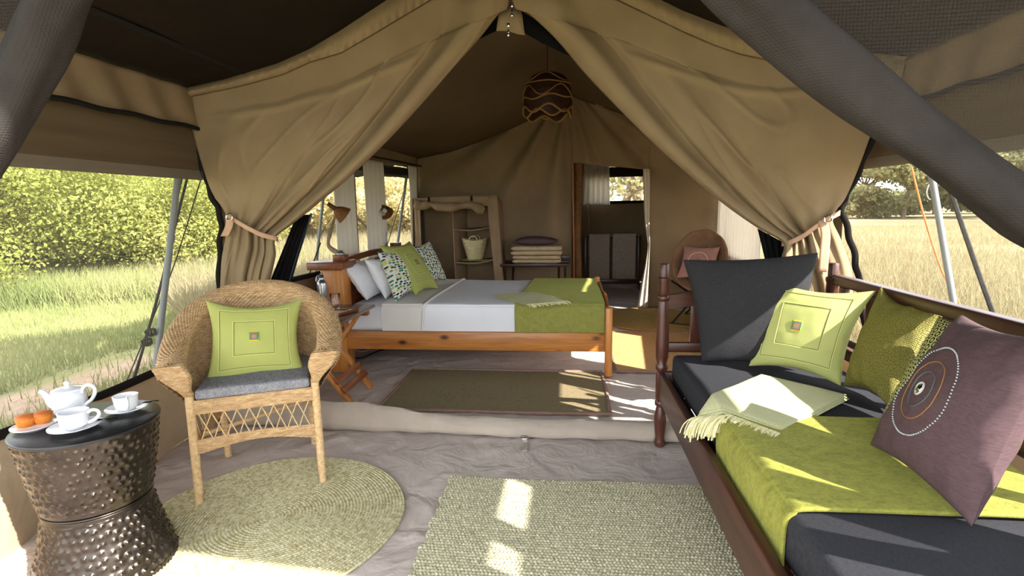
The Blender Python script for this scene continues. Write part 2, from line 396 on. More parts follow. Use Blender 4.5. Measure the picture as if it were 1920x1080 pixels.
# tied-back door flaps: a Coons patch between the measured edges, pleated towards the tie
def flap(top, outer, inner, bottom, tie_v, side, seed):
    nu, nv = 150, 130
    u = np.linspace(0, 1, nu); v = np.linspace(0, 1, nv)
    T = interp(top, u); Bt = interp(bottom, u)
    L = spline(outer, 400); R = spline(inner, 400)
    def by_v(C, knots):   # re-time so that the tie sits at tie_v on both edges
        d = np.r_[0, np.cumsum(np.linalg.norm(np.diff(C, axis=0), axis=1))]
        k = np.argmin(np.linalg.norm(C-np.array(knots), axis=1)); dk = d[k]
        s_ = np.where(v < tie_v, v/tie_v*dk, dk+(v-tie_v)/(1-tie_v)*(d[-1]-dk))
        return np.stack([np.interp(s_, d, C[:, 0]), np.interp(s_, d, C[:, 1])], -1)
    Lc = by_v(L, outer_tie[side]); Rc = by_v(R, inner_tie[side])
    U, V = np.meshgrid(u, v, indexing='ij')
    P = (1-V)[..., None]*T[:, None]+V[..., None]*Bt[:, None]+(1-U)[..., None]*Lc[None]+U[..., None]*Rc[None]
    P -= ((1-U)*(1-V))[..., None]*T[0]+(U*(1-V))[..., None]*T[-1]+((1-U)*V)[..., None]*Bt[0]+(U*V)[..., None]*Bt[-1]
    near = np.exp(-((V-tie_v)/.16)**2)
    # folds run from the tie up the flap; more and tighter at the tie, broad and soft above
    d = .030*np.sin(np.pi*np.clip(U, 0, 1))*smooth01(V*3)*(1-near*.6)
    ph = fbm(U*2, V*2, seed, 2, 2.0)
    d += .021*np.sin(2*np.pi*(2.2*U**1.6+.15*ph))*smooth01((V-.1)/.5)*(1-.4*near)
    d += .012*near*np.sin(2*np.pi*(5.5*U+.1*ph))
    roll = smooth01((U-.80)/.08)*smooth01(V/.06)
    w_ = (U-.80)/.20
    d += roll*(.070*np.sin(np.pi*np.clip(w_, 0, 1))**.8)*(1-.45*near)
    d += -.022*np.exp(-((U-.79)/.022)**2)*smooth01(V/.1)
    d += .020*np.exp(-((U-.60-.05*ph)/.05)**2)*smooth01((V-.12)/.3)*(1-V*.5)
    d += -.014*np.exp(-((U-.50-.05*ph)/.03)**2)*smooth01((V-.2)/.3)
    below = smooth01((V-tie_v)/.05)
    d += below*.022*np.sin(2*np.pi*(2.6*U+.1*ph+.1*V))
    d += .006*fbm(U*4+V, V*3, seed+1, 3, 3.0)
    fz = fbm(U*3+.7*V, V*2.2-U, seed+2, 2, 3.2); d += .009*np.exp(-(fz/.10)**2)*smooth01(V*5)*(1-near)
    # creases that run across the upper cloth
    d += .016*np.exp(-((V-.10-.10*U+.02*ph)/.018)**2)*smooth01(U*4)*smooth01((.85-U)*6)
    Q = np.zeros(P.shape[:2]+(3,))
    Yd = YF-d-.02
    rx = (P[..., 0]-960)[..., None]*RGT+(P[..., 1]-540)[..., None]*DWN+FPX*FW
    Q = EYE+rx*(Yd/rx[..., 1])[..., None]
    return Q, Lc, Rc
outer_tie = {'L': (424, 402), 'R': (1560, 408)}; inner_tie = {'L': (516, 446), 'R': (1468, 455)}
PL, _, _ = flap([(347, 183), (450, 161), (530, 139), (580, 116), (640, 98), (700, 63), (800, 3), (957, -80)],
    [(347, 183), (358, 232), (374, 292), (396, 356), (424, 402), (424, 440), (416, 490), (413, 562)],
    [(957, -80), (954, 8), (936, 24), (900, 70), (850, 126), (790, 195), (720, 270), (650, 336), (590, 386), (545, 422), (516, 446), (516, 480), (506, 525), (503, 562)],
    [(413, 562), (503, 562)], .74, 'L', 41)
fl_l = thing('door_flap', (-1.9, YF-.1, .9), label='beige canvas door flap tied back behind the wicker chair', cat='tent flap', group='tied back tent door flaps')
o = obj('canvas', MB().grid(PL), M_CANVAS, fl_l); sdm = o.modifiers.new('thick', 'SOLIDIFY'); sdm.thickness = .006; sdm.offset = 0
PR, _, _ = flap([(1690, 112+6), (1465, 117), (1390, 101), (1340, 84), (1280, 58), (1165, 2), (1060, -40), (957, -80)],
    [(1690, 118), (1638, 240), (1608, 318), (1584, 372), (1560, 408), (1576, 450), (1596, 510), (1606, 600)],
    [(957, -80), (962, 8), (985, 20), (1040, 70), (1100, 140), (1170, 213), (1230, 272), (1300, 335), (1360, 384), (1420, 426), (1468, 455), (1466, 490), (1476, 540), (1480, 600)],
    [(1606, 600), (1480, 600)], .74, 'R', 57)
fl_r = thing('door_flap', (1.4, YF-.1, .9), label='beige canvas door flap tied back behind the sofa', cat='tent flap', group='tied back tent door flaps')
o = obj('canvas', MB().grid(PR, flip=True), M_CANVAS, fl_r); sdm = o.modifiers.new('thick', 'SOLIDIFY'); sdm.thickness = .006; sdm.offset = 0
def ribbon(pts, w, n=40, updir=(0, 0, 1), th=.003):
    q = spline(pts, n); up = np.array(updir, float)
    return MB().grid(np.stack([q-up*w/2, q-up*w/4, q+up*w/4, q+up*w/2], 1))
def solid(o, t=.004): md = o.modifiers.new('thick', 'SOLIDIFY'); md.thickness = t; md.offset = 0; return o
# the straps around the gathered flaps
solid(obj('tie_strap', ribbon([ay(426, 402, YF-.06), ay(440, 413, YF-.075), ay(465, 428, YF-.085), ay(490, 440, YF-.085), ay(516, 447, YF-.06), ay(521, 449, YF+.0)], .030), M_STRAP, fl_l, label='pinkish webbing strap'))
solid(obj('strap_end', ribbon([ay(431, 410, YF-.08), ay(429, 425, YF-.085), ay(421, 443, YF-.085)], .05, 12, updir=(1, 0, 0)), M_STRAP, fl_l))
obj('buckle', MB().tube(spline([ay(425, 403, YF-.085), ay(434, 401, YF-.085), ay(435, 411, YF-.09), ay(426, 413, YF-.09)], 24, True), .004, 6, True), M_CHROME, fl_l, label='metal buckle')
solid(obj('tie_strap', ribbon([ay(1466, 457, YF-.03), ay(1480, 455, YF-.07), ay(1505, 443, YF-.085), ay(1530, 425, YF-.08), ay(1552, 411, YF-.075), ay(1575, 399, YF-.04)], .030), M_STRAP, fl_r, label='pinkish webbing strap'))
solid(obj('strap_end', ribbon([ay(1543, 414, YF-.085), ay(1548, 440, YF-.085), ay(1546, 470, YF-.085), ay(1543, 510, YF-.08)], .05, 16, updir=(1, 0, 0)), M_STRAP, fl_r))
obj('buckle', MB().tube(spline([ay(1547, 407, YF-.095), ay(1558, 404, YF-.095), ay(1559, 414, YF-.1), ay(1548, 417, YF-.1)], 24, True), .005, 6, True), M_CHROME, fl_r, label='metal buckle')
# insect-net door leaves gathered behind the flaps, and the net gable under the apex
def netpanel(poly, Y0, n=24, amp=.012, fr=4):
    (a, b, c, d) = [np.array(p, float) for p in poly]; u = np.linspace(0, 1, n); P = []
    for i in u:
        row = []
        for j in np.linspace(0, 1, 16):
            p = (a*(1-i)+b*i)*(1-j)+(d*(1-i)+c*i)*j
            row.append(ay(p[0], p[1], Y0+amp*np.sin(fr*2*np.pi*i)))
        P.append(row)
    return MB().grid(np.array(P))
obj('net_door', netpanel([(556, 404), (583, 402), (541, 548), (498, 548)], YF+.09), M_BLACKNET, fl_l, label='black insect net door leaf')
obj('net_binding', MB().tube(px_tube([(584, 400), (566, 455), (546, 520), (540, 560)], YF+.09, .01, 30), .008, 6), plain('blue_grey_binding', (58, 64, 84), .8), fl_l)
obj('net_door', netpanel([(1420, 428), (1470, 455), (1476, 560), (1452, 560)], YF+.09), M_BLACKNET, fl_r, label='black insect net door leaf')
gn = MB()
gn.grid(np.array([[ay(x, y, YF+.05) for x, y in r] for r in (((934, 28), (930, 58)), ((900, 60), (885, 80)), ((868, 100), (850, 112)), ((835, 120), (820, 140)))]))
gn.grid(np.array([[ay(x, y, YF+.05) for x, y in r] for r in (((976, 20), (984, 62)), ((1010, 40), (1015, 80)), ((1050, 70), (1052, 98)), ((1085, 100), (1085, 112)))]))
solid(obj('gable_net', gn, M_NETDARK, wf, label='black net strips below the apex'))
ap = MB()
ap.grid(np.array([[ay(x, y, YF+.03) for x, y in r] for r in (((936, 20), (931, 58)), ((945, 12), (938, 58)), ((957, 8), (953, 58)), ((966, 12), (970, 64)), ((978, 20), (984, 66)))]))
solid(obj('apex_gusset', ap, M_CANVAS, wf), .006)
# zip pulls hanging at the apex
for (x, y) in ((960, 10), (953, 47)):
    zp = thing('zip_pull', ay(x, y+16, YF-.03), label='silver zip pull at the top of the doorway, '+('upper one' if y < 20 else 'lower one'), cat='zip pull', group='zip pulls at the apex')
    p = ay(x, y, YF-.03); q = ay(x, y+8, YF-.035)
    obj('slider', MB().box(p, (.016, .010, .022), bev=.003), M_CHROME, zp)
    obj('tab', MB().beam(q, ay(x, y+18, YF-.035), .012, .003, up=(0, 1, 0), bev=.001).ball(ay(x, y+18, YF-.035), (.009, .004, .010)), M_CHROME, zp)

# door sill: a low canvas flap lying across the doorway
xs = np.linspace(VX0+.05, VX1-.03, 160)
zt = np.interp(xs, [-2.2, -1.5, -1.2, -.9, -.6, -.25, .5, 1.8], [.17, .165, .15, .115, .085, .085, .088, .09])
y0 = np.interp(xs, [-2.2, -1.5, -.25, .55, 1.8], [3.06, 3.02, 2.975, 2.965, 2.96])
rows = []
for k, (dy, fz) in enumerate(((0, .0), (.004, .25), (.008, .5), (.014, .62), (.03, .78), (.05, .95), (.075, 1.0), (.1, .9), (.13, .5), (.15, .1))):
    z = .004+zt*fz+.004*np.sin(xs*9+k)*fz+.003*np.sin(xs*23+2*k)
    y = y0+dy*np.interp(zt, [.08, .17], [1, .45])+.006*np.sin(xs*6+.5*k)
    rows.append(np.stack([xs, y, z], -1))
sill = solid(obj('trim_1', MB().grid(np.array(rows)), M_SILL, kind='structure', label='pale canvas door sill flap across the doorway'), .005)
sb = thing('sill_buckle', az(983, 822), label='small metal buckle with pale strap on the door sill', cat='buckle')
c = az(983, 820, .03)
obj('ring', MB().tube(spline([c+A(-.017, 0, -.008), c+A(.017, 0, -.008), c+A(.017, -.006, .010), c+A(-.017, -.006, .010)], 28, True), .0025, 6, True), M_CHROME, sb)
solid(obj('strap', ribbon([az(984, 824, .022), az(985, 830, .008), az(986, 838, .006), az(984, 846, .005)], .028, 12, updir=(1, 0, 0)), M_SILL, sb))

# ================================================================ VERANDA SIDES: band, awning, net, skirt
def side_wall(nm, xw, sgn, label, ya, yb, seed):
    root = thing(nm, (xw, 2, 0), label=label, kind='structure')
    ys = np.linspace(ya, yb, 150)
    def sheet(z0, z1, amp, fr, nz=14, bow=0.0, y_from=None):
        ys = np.linspace(ya if y_from is None else y_from, yb, 150)
        zz = np.linspace(z0, z1, nz); Yg, Zg = np.meshgrid(ys, zz, indexing='ij')
        v = (Zg-z0)/(z1-z0)
        d = amp*np.sin(fr*Yg*2*np.pi+2.2*v+1.2*fbm(Yg, Zg, seed, 2, 2))*(1-.5*v)+bow*np.sin(np.pi*v)
        return np.stack([xw+sgn*d, Yg, Zg], -1)
    solid(obj('eave_band', MB().grid(sheet(1.85, 2.085, .012, 3.6)), M_CANVAS, root), .004)
    obj('eave_binding', MB().tube(np.stack([np.full(150, xw+sgn*.018), ys, np.full(150, 1.853)+.004*np.sin(ys*17)], -1), .013, 8), M_SEAM, root, label='black binding under the band')
    solid(obj('awning', MB().grid(sheet(1.545, 1.93, .004, 1.1, y_from=max(ya, 1.13))-A(sgn*.03, 0, 0)), M_AWN, root, label='olive brown awning panel'), .004)
    obj('net', MB().grid(sheet(.47, 1.60, .003, .5)), M_NET, root, label='fine insect net')
    obj('skirt', MB().grid(sheet(-.01, .47, .035, 1.3, 20, bow=.05)), M_SKIRT, root, label='beige canvas skirt')
    obj('skirt_binding', MB().tube(np.stack([np.full(150, xw), ys, .475+.006*np.sin(ys*5)], -1), .016, 8, flat=1.4), M_SEAM, root, label='dark brown binding')
    return root
wl_ = side_wall('wall_left', VX0, 1, 'netted veranda side with olive awning panel and beige skirt, beside the black drum table', .95, YF+.03, 61)
wr_ = side_wall('wall_right', VX1, -1, 'netted veranda side with olive awning panel behind the sofa', -.42, YF+.42, 67)
for za, zb_, ya_ in ((1.572, 1.66, -.42), (1.76, 1.98, -.42)):  # two strips added out of view; the slot between them lets sun onto the rug
    Yg, Zg = np.meshgrid(np.linspace(ya_, 1.14, 40), np.linspace(za, zb_, 8), indexing='ij')
    solid(obj('awning', MB().grid(np.stack([VX1+.03+.004*np.sin(Yg*7), Yg, Zg], -1)), M_AWN, wr_, label='front length of the awning, slipped down from its hem'), .004)
# ================================================================ BEDROOM WALLS
def panel(mb, xw, y0, y1, z0, z1, amp=.01, seed=0, ny=40, nz=20):
    Yg, Zg = np.meshgrid(np.linspace(y0, y1, ny), np.linspace(z0, z1, nz), indexing='ij')
    return mb.grid(np.stack([xw(Yg)+amp*fbm(Yg, Zg*.5, seed, 3, 3), Yg, Zg], -1))
def inner_side(nm, xw, sgn, wins, label):
    root = thing(nm, (xw(5), 5, 0), label=label, kind='structure')
    mb = MB(); panel(mb, xw, YF+.1, YB, 0, .80, .012, 71)
    panel(mb, xw, YF+.1, YB, 1.86, 2.10, .006, 72)
    e = YF+.1
    for a, b in wins+[(YB, YB)]:
        panel(mb, xw, e, a, .80, 1.86, .004, 73, 8, 12); e = b
    solid(obj('canvas_wall', mb, M_CANVAS_IN, root), .004)
    for a, b in wins:
        obj('net', MB().grid(np.array([[(xw(a), a, .8), (xw(a), a, 1.86)], [(xw(b), b, .8), (xw(b), b, 1.86)]])), M_NET, root, label='insect net window')
        obj('rolled_blind', MB().tube(np.stack([xw(np.linspace(a, b, 30))-sgn*.05, np.linspace(a, b, 30), 1.79+.008*np.sin(np.linspace(0, 9, 30))], -1), .065, 10, flat=1.0), fabric('dark_blind', (52, 44, 34), (44, 37, 28), 4), root, label='dark rolled blind')
        obj('window_binding', MB().tube(np.array([(xw(a)+sgn*.01, a, .8), (xw(b)+sgn*.01, b, .8)]), .022, 8, flat=1.0), M_SEAM, root, label='dark binding')
    return root
wli = inner_side('wall_left', xw_l, 1, [(3.45, 5.13), (5.27, 6.85)], 'bedroom side wall with netted windows behind the headboard')
wri = inner_side('wall_right', xw_r, -1, [(3.7, 4.85), (4.95, 6.95)], 'bedroom side wall with netted windows behind the camp chair')

# back wall with the bathroom doorway; folds fall from the apex
DX0, DX1, DZ = .09, 1.07, 1.90
def back_y(x, z):
    dx = x-.03; dz = 2.9-z; th = np.arctan2(dx, dz); r = np.hypot(dx, dz)
    f = .050*np.sin(th*17+.7)*smooth01(r/1.2)*np.exp(-np.maximum(r-1.2, 0)*.55)
    f += .026*np.sin(th*31+2)*np.exp(-r*.8)*smooth01(r/.5)
    f += .016*fbm(x, z, 81, 3, 2.5)
    return YB+f
def backpiece(mb, x0, x1, za, zb, nx=60, nz=70):
    x = np.linspace(x0, x1, nx); t = np.linspace(0, 1, nz); Xg, T = np.meshgrid(x, t, indexing='ij')
    lo = za(Xg); hi = zb(Xg); Zg = lo+(hi-lo)*T
    return mb.grid(np.stack([Xg, back_y(Xg, Zg), Zg], -1))
mb = MB(); zero = lambda x: x*0; door_top = lambda x: 1.90-.11*(x-DX0)/(DX1-DX0)
top = lambda x: z_back(x)+.03
backpiece(mb, -2.02, DX0, zero, top, 120); backpiece(mb, DX1, 2.06, zero, top, 70); backpiece(mb, DX0, DX1, door_top, top, 60, 40)
wb = obj('wall_back', mb, M_CANVAS_IN, kind='structure', label='olive beige canvas rear wall with folds and a bathroom doorway')
solid(wb, .005)
# seam where roof meets the back wall
xs = np.linspace(-1.95, 2.0, 80)
obj('trim_2', MB().tube(np.stack([xs, np.full(80, YB-.03), z_back(xs)-.012], -1), .010, 6), fabric('seam_cloth', (86, 68, 44)), kind='structure', label='stitched seam between roof lining and rear wall')

# bathroom annex
an = thing('wall_bathroom', (.7, 8.4, 0), label='canvas bathroom annex beyond the rear doorway', kind='structure')
AY = 9.6; wx0, wx1, wz0, wz1 = .42, 1.46, 1.42, 1.90
mb = MB()
def ap_(x0, x1, z0, z1, seed):
    Xg, Zg = np.meshgrid(np.linspace(x0, x1, 30), np.linspace(z0, z1, 20), indexing='ij')
    mb.grid(np.stack([Xg, AY+.015*fbm(Xg-Zg, Zg, seed, 3, 3), Zg], -1))
ap_(-.3, wx0, 0, 2.4, 1); ap_(wx1, 2.0, 0, 2.4, 2); ap_(wx0, wx1, 0, wz0, 3); ap_(wx0, wx1, wz1+.12, 2.4, 4)
for xw, y1 in ((-.3, AY), (2.0, AY)):
    Yg, Zg = np.meshgrid(np.linspace(YB+.03, y1, 20), np.linspace(0, 2.3, 12), indexing='ij'); mb.grid(np.stack([np.full_like(Yg, xw), Yg, Zg], -1))
mb.grid(np.array([[(-.3, YB+.03, 2.3), (-.3, AY, 2.4)], [(2.0, YB+.03, 2.3), (2.0, AY, 2.4)]]))
solid(obj('canvas_wall', mb, M_CANVAS_IN, an), .004)
win = thing('window_1', (1.1, AY, wz0), label='bathroom window with dark rolled blind and white curtain, trees outside', kind='structure')
obj('net', MB().grid(np.array([[(wx0, AY, wz0), (wx0, AY, wz1)], [(wx1, AY, wz0), (wx1, AY, wz1)]])), M_NET, win)
obj('blind', MB().box(((wx0+wx1)/2, AY-.03, wz1+.02), (wx1-wx0, .06, .17), bev=.03), fabric('bath_blind', (46, 36, 26)), win, label='dark brown rolled blind')
obj('window_sill', MB().box(((wx0+wx1)/2, AY-.02, wz0-.015), (wx1-wx0+.04, .04, .05), bev=.01), M_SEAM, win)

# door side: wooden batten and rolled brown door leaf on one side, pale hanging on the other
d1 = thing('door_1', (.12, YB-.03, 0), label='rolled brown canvas door with orange wooden batten at the bathroom doorway', kind='structure')
M_PINE = wood('pine', (208, 138, 66), (172, 102, 42), 0, .38, True)
M_BATTEN = wood('batten_wood', (178, 108, 52), (140, 78, 34), 2, .5)
obj('batten', MB().tube(np.array([(.125, YB-.05, 0), (.115, YB-.05, 1.0), (.10, YB-.05, 1.9)]), .013, 8), M_BATTEN, d1)
obj('rolled_leaf', MB().tube(np.stack([.175+.008*np.sin(np.linspace(0, 9, 30)), np.full(30, YB-.02), np.linspace(0, 1.88, 30)], -1), .045, 14), fabric('brown_leaf', (120, 86, 54), (96, 66, 40), 14, wr=.5, wrs=9), d1)
def hang(name, mbk, mat, parent=None, **kw): return solid(obj(name, mbk, mat, parent, **kw), .003)
def drape(base0, base1, ztop, zbot, amp, nf, seed, n=90, nz=40, pinch=None, normal=(1, 0, 0), w0=1.0, flare=0.0):
    """pleated hanging cloth from base0 to base1; pinch=(z, share) gathers it at a height"""
    b0 = np.array(base0, float); b1 = np.array(base1, float); nrm = np.array(normal, float)
    u = np.linspace(0, 1, n); z = np.linspace(ztop, zbot, nz); P = np.zeros((n, nz, 3))
    for j, zz in enumerate(z):
        sh = 1.0+flare*j/nz
        if pinch: sh *= 1-pinch[1]*np.exp(-((zz-pinch[0])/pinch[2])**2)
        uu = .5+(u-.5)*sh
        p = b0[None]*(1-uu[:, None])+b1[None]*uu[:, None]
        d = amp*np.sin(2*np.pi*nf*u+.6*np.sin(3*u+seed)+.25*np.sin(zz*4+seed))*(.75+.25*np.sin(7*u+seed))
        P[:, j, :2] = p[:, :2]+d[:, None]*nrm[:2]; P[:, j, 2] = zz
    return MB().grid(P)
dh = thing('door_hanging', (1.06, YB-.06, 0), label='pale canvas hanging gathered at mid height beside the bathroom doorway', cat='curtain')
P = []
for z, xa, xb in ((1.80, .985, 1.075), (1.5, 1.0, 1.08), (1.2, 1.015, 1.085), (1.0, 1.04, 1.09), (.88, 1.062, 1.095), (.8, 1.065, 1.095), (.6, 1.04, 1.095), (.3, .99, 1.095), (.02, .95, 1.09)):
    P.append([(xa+(xb-xa)*t, YB-.07-.012*math.sin(t*11)-.03*math.sin(t*np.pi), z) for t in np.linspace(0, 1, 14)])
P = np.array(P); Q = np.stack([spline(P[:, k], 50) for k in range(P.shape[1])], 0)
hang('cloth', MB().grid(Q), fabric('pale_hanging', (206, 194, 174), (196, 184, 164), 4), dh)

# ================================================================ CURTAINS ON THE BEDROOM WINDOWS
rail = thing('curtain_rail', (xw_l(6.4)+.07, 6.4, 1.9), label='black curtain rail above the bedroom window beside the wardrobe', cat='curtain rail')
obj('rod', MB().tube(np.array([(xw_l(y)+.07, y, 1.885+.004*(y-3.6)) for y in (3.6, 5.4, 7.05)]), .011, 8), plain('black_metal', (28, 26, 24), .5), rail)
GL = 'white voile curtains on the bedroom windows'
for i, (ya, yb, zt, zb, lab) in enumerate(((4.66, 5.10, 1.84, .62, 'white voile curtain behind the nearer reading lamp'),
        (5.30, 5.82, 1.87, .62, 'wide white voile curtain between the two reading lamps'),
        (6.56, 6.86, 1.89, .62, 'narrow white voile curtain beside the canvas wardrobe'))):
    t = thing('window_curtain', (xw_l(ya)+.07, (ya+yb)/2, zb), label=lab, cat='curtain', group=GL)
    hang('cloth', drape((xw_l(ya)+.075, ya, 0), (xw_l(yb)+.075, yb, 0), zt-.02, zb, .022, 5 if i < 2 else 4, i+2, pinch=(1.55, .22, .25) if i == 2 else None), M_CURT, t)
for i, (ya, yb, lab) in enumerate(((6.50, 7.0, 'white voile curtain in the sunlit window right behind the camp chair'), (4.95, 6.38, 'white voile curtain nearer the tied door flap, behind the charcoal cushion'))):
    t = thing('window_curtain', (xw_r(ya)-.07, (ya+yb)/2, .35), label=lab, cat='curtain', group=GL)
    hang('cloth', drape((xw_r(ya)-.07, ya, 0), (xw_r(yb)-.07, yb, 0), 1.86, .35, .022, 5+5*i, i+7), M_CURT, t)
bc = thing('window_curtain', (.55, AY-.1, 1.37), label='short white curtain on the bathroom window', cat='curtain')
hang('cloth', drape((.33, AY-.1, 0), (.76, AY-.1, 0), 2.08, 1.36, .02, 5, 3, normal=(0, 1, 0), flare=.1), M_CURT, bc)

# ================================================================ FRONT NET OF THE VERANDA, rolled back on both sides
fr = thing('net_curtain', (.9, .95, 0), label='dark insect net curtain rolled back in a thick diagonal roll above the sofa', cat='net curtain', group='rolled back net curtains')
YN = .95
def roll_tube(pts, rad, seed, n=80):
    q = spline(pts, n); t = np.linspace(0, 1, n); seg = 28
    r = rad*(1+.10*np.sin(7*t+seed)+.05*np.sin(19*t+seed))
    m = MB(); m.tube(q, r, seg)
    V = m.V[0].reshape(n, seg, 3); c = q[:, None, :]; th = np.arange(seg)*2*np.pi/seg
    k = 1+.10*np.sin(3*th[None]+9*t[:, None]+seed)+.06*np.sin(5*th[None]-6*t[:, None])
    m.V[0] = (c+(V-c)*k[..., None]).reshape(-1, 3); return m
rc = [ay(1310, -110, YN), ay(1420, 0, YN), ay(1517, 92, YN), ay(1638, 192, YN), ay(1765, 285, YN), ay(1920, 398, YN), ay(2120, 535, YN), A(1.10, YN, .86), A(1.70, YN, .62)]
obj('roll', roll_tube(rc, .044, 1), M_NETROLL, fr)
rr = spline(rc, 60); top = np.stack([rr[:, 0]*0+VX1, rr[:, 1]*0+YN+.02, rr[:, 2]], -1)
Pn = []
for p, in zip(rr):
    Pn.append([(p[0]+(max(1.30, p[0]+.01)-p[0])*t, YN+.01+.008*np.sin(t*9), p[2]+(2.0-p[2])*0*t) for t in np.linspace(0, 1, 20)])
hi = []
Pn = np.array(Pn)
obj('net', MB().grid(Pn), M_NETF, fr, label='fine grey net hanging beside the roll')
fl2 = thing('net_curtain', (-1.2, YN, 0), label='dark insect net curtain rolled back beside the drum table', cat='net curtain', group='rolled back net curtains')
lc = [ay(172, -110, YN), ay(106, 0, YN), ay(62, 105, YN), ay(8, 205, YN), ay(-50, 290, YN), ay(-140, 420, YN), A(-1.62, YN, 1.10), A(-2.19, YN, 1.02)]
obj('roll', roll_tube(lc, .045, 4), M_NETROLL, fl2)
ll = spline(lc, 50); Pn = np.array([[(p[0]+(VX0+.05-p[0])*t, YN+.01+.008*np.sin(t*9), p[2]) for t in np.linspace(0, 1, 20)] for p in ll])
obj('net', MB().grid(Pn), M_NETF, fl2, label='fine grey net hanging beside the roll')

def fold_bundle(x, z0, z1, rx, ry, seed):
    zz = np.linspace(z0, z1, 30); th = np.arange(28)*2*np.pi/28
    P = np.array([np.stack([x+(rx*(1+.15*np.cos(5*th+z*3+seed)))*np.cos(th), YN+.03+ry*(1+.15*np.cos(4*th+seed))*np.sin(th), np.full(28, z)], 1) for z in zz])
    return MB().grid(P, cv=True)
obj('shade_fold', fold_bundle(1.375, .02, 1.95, .088, .05, 2), M_NETROLL, fr, label='hanging gathered length of the net')  # bundle added out of view to split the sun on throw and rug
# ================================================================ SOFT THINGS: cushions, covers, throws
def pillow_mesh(tl, tr, bl, br, t, pinch=.06, n=44, seed=0, wr=.004, sagc=0.0, sq=.45, twist=0):
    """cushion between four corners; front faces (right x up). Returns mesh builder and front-surface function"""
    tl, tr, bl, br = [np.array(p, float) for p in (tl, tr, bl, br)]
    right = (tr-tl+br-bl)/2; up = (tl-bl+tr-br)/2
    nrm = np.cross(right, up); nrm /= np.linalg.norm(nrm)
    if nrm@(EYE-(tl+br)/2) < 0: nrm = -nrm
    W = np.linalg.norm(right); Hh = np.linalg.norm(up)
    def surf(u, v, side):
        u = np.asarray(u, float); v = np.asarray(v, float)
        pu = 4*u*(1-u); pv = 4*v*(1-v)
        uu = u+(.5-u)*2*pinch*(pv**1.2)*np.abs(2*u-1)**3; vv = v+(.5-v)*2*pinch*(pu**1.2)*np.abs(2*v-1)**3
        vv = vv-sagc*pu*(v**2)
        P = (1-vv)[..., None]*((1-uu)[..., None]*bl+uu[..., None]*br)+vv[..., None]*((1-uu)[..., None]*tl+uu[..., None]*tr)
        h = t/2*(np.clip(pu*pv, 0, 1)**sq)
        # puckers that fan out of the corners and the seams
        e = (1-np.clip(pu*pv, 0, 1)**.5)
        wv = wr*fbm(u*3, v*3, seed, 4, 2.4)*np.clip(pu*pv*4, 0, 1)
        pk = wr*1.3*(np.sin(26*u+3*np.sin(5*v+seed))*np.exp(-np.minimum(v, 1-v)/.10)+np.sin(26*v+3*np.sin(5*u+seed))*np.exp(-np.minimum(u, 1-u)/.10))*np.clip(pu*pv*3, 0, 1)
        return P+side*(h+np.where(side > 0, 1, .6)*(wv+pk))[..., None]*nrm
    a = np.linspace(0, 1, n); a = .5-.5*np.cos(np.pi*a); a = .6*a+.4*np.linspace(0, 1, n)
    U, V = np.meshgrid(a, a, indexing='ij'); mb = MB()
    uv = np.stack([U, V], -1)
    fr_ = surf(U, V, 1); bk = surf(U, V, -1)
    flip = np.dot(np.cross(right, up), nrm) < 0
    mb.grid(fr_, uv=uv, flip=flip); mb.grid(bk, uv=uv, flip=not flip)
    return mb, surf, nrm
def cushion(name, corners, t, m, label, cat='cushion', group=None, **kw):
    mb, surf, nrm = pillow_mesh(*corners, t, **kw)
    V = np.vstack(mb.V); base = (V.min(0)+V.max(0))/2; base[2] = V[:, 2].min()
    root = thing(name, base, 0, label, cat, group)
    obj('cover', mb, m, root)
    return root, surf, nrm
def uv_path(surf, uv, off, nrm): 
    uv = np.array(uv); return surf(uv[:, 0], uv[:, 1], 1)+off*nrm
def rect_uv(a, b, n=30, r=.0):
    s = np.linspace(0, 1, n, endpoint=False); one = np.ones(n)
    return np.vstack([np.stack([a+(b-a)*s, a*one], 1), np.stack([b*one, a+(b-a)*s], 1), np.stack([b-(b-a)*s, b*one], 1), np.stack([a*one, b-(b-a)*s], 1)])
M_STITCH = plain('cream_thread', (206, 208, 132), .9, spec=.1); M_STITCHD = plain('dark_thread', (112, 104, 40), .9, spec=.1)
def patch_mat():
    m, nt, b, out = newmat('woven_patch'); t = nd(nt, 'TexCoord').outputs['UV']
    s = nd(nt, 'SeparateXYZ', {0: t}); cx = mth(nt, 'ABSOLUTE', mth(nt, 'SUBTRACT', s.outputs[0], .5)); cy = mth(nt, 'ABSOLUTE', mth(nt, 'SUBTRACT', s.outputs[1], .5))
    d = mth(nt, 'MAXIMUM', cx, cy); side = mth(nt, 'GREATER_THAN', cx, cy)
    outer = mixc(nt, side, lin((240, 182, 20)), lin((126, 200, 60)))
    mid = mixc(nt, mth(nt, 'GREATER_THAN', noise(nt, t, 34, 1), .5), lin((150, 148, 140)), lin((86, 92, 100)))
    inn = mixc(nt, mth(nt, 'GREATER_THAN', noise(nt, t, 22, 1), .5), lin((160, 96, 58)), lin((196, 160, 110)))
    c = mixc(nt, mth(nt, 'LESS_THAN', d, .40), outer, lin((44, 70, 84))); c = mixc(nt, mth(nt, 'LESS_THAN', d, .35), c, mid); c = mixc(nt, mth(nt, 'LESS_THAN', d, .20), c, inn)
    nt.links.new(c, b.inputs['Base Color']); b.inputs['Roughness'].default_value = .85; return m
M_PATCH = patch_mat()
def stitch(root, surf, nrm, a, b, r=.0020):
    p = uv_path(surf, rect_uv(a, b), .0012, nrm)
    obj('stitching', MB().tube(p, r, 5, True), M_STITCH, root, label='cream stitched square')
    obj('stitching', MB().tube(uv_path(surf, rect_uv(a+.010, b-.010), .0006, nrm), r*.6, 5, True), M_STITCHD, root, label='dark stitched square')
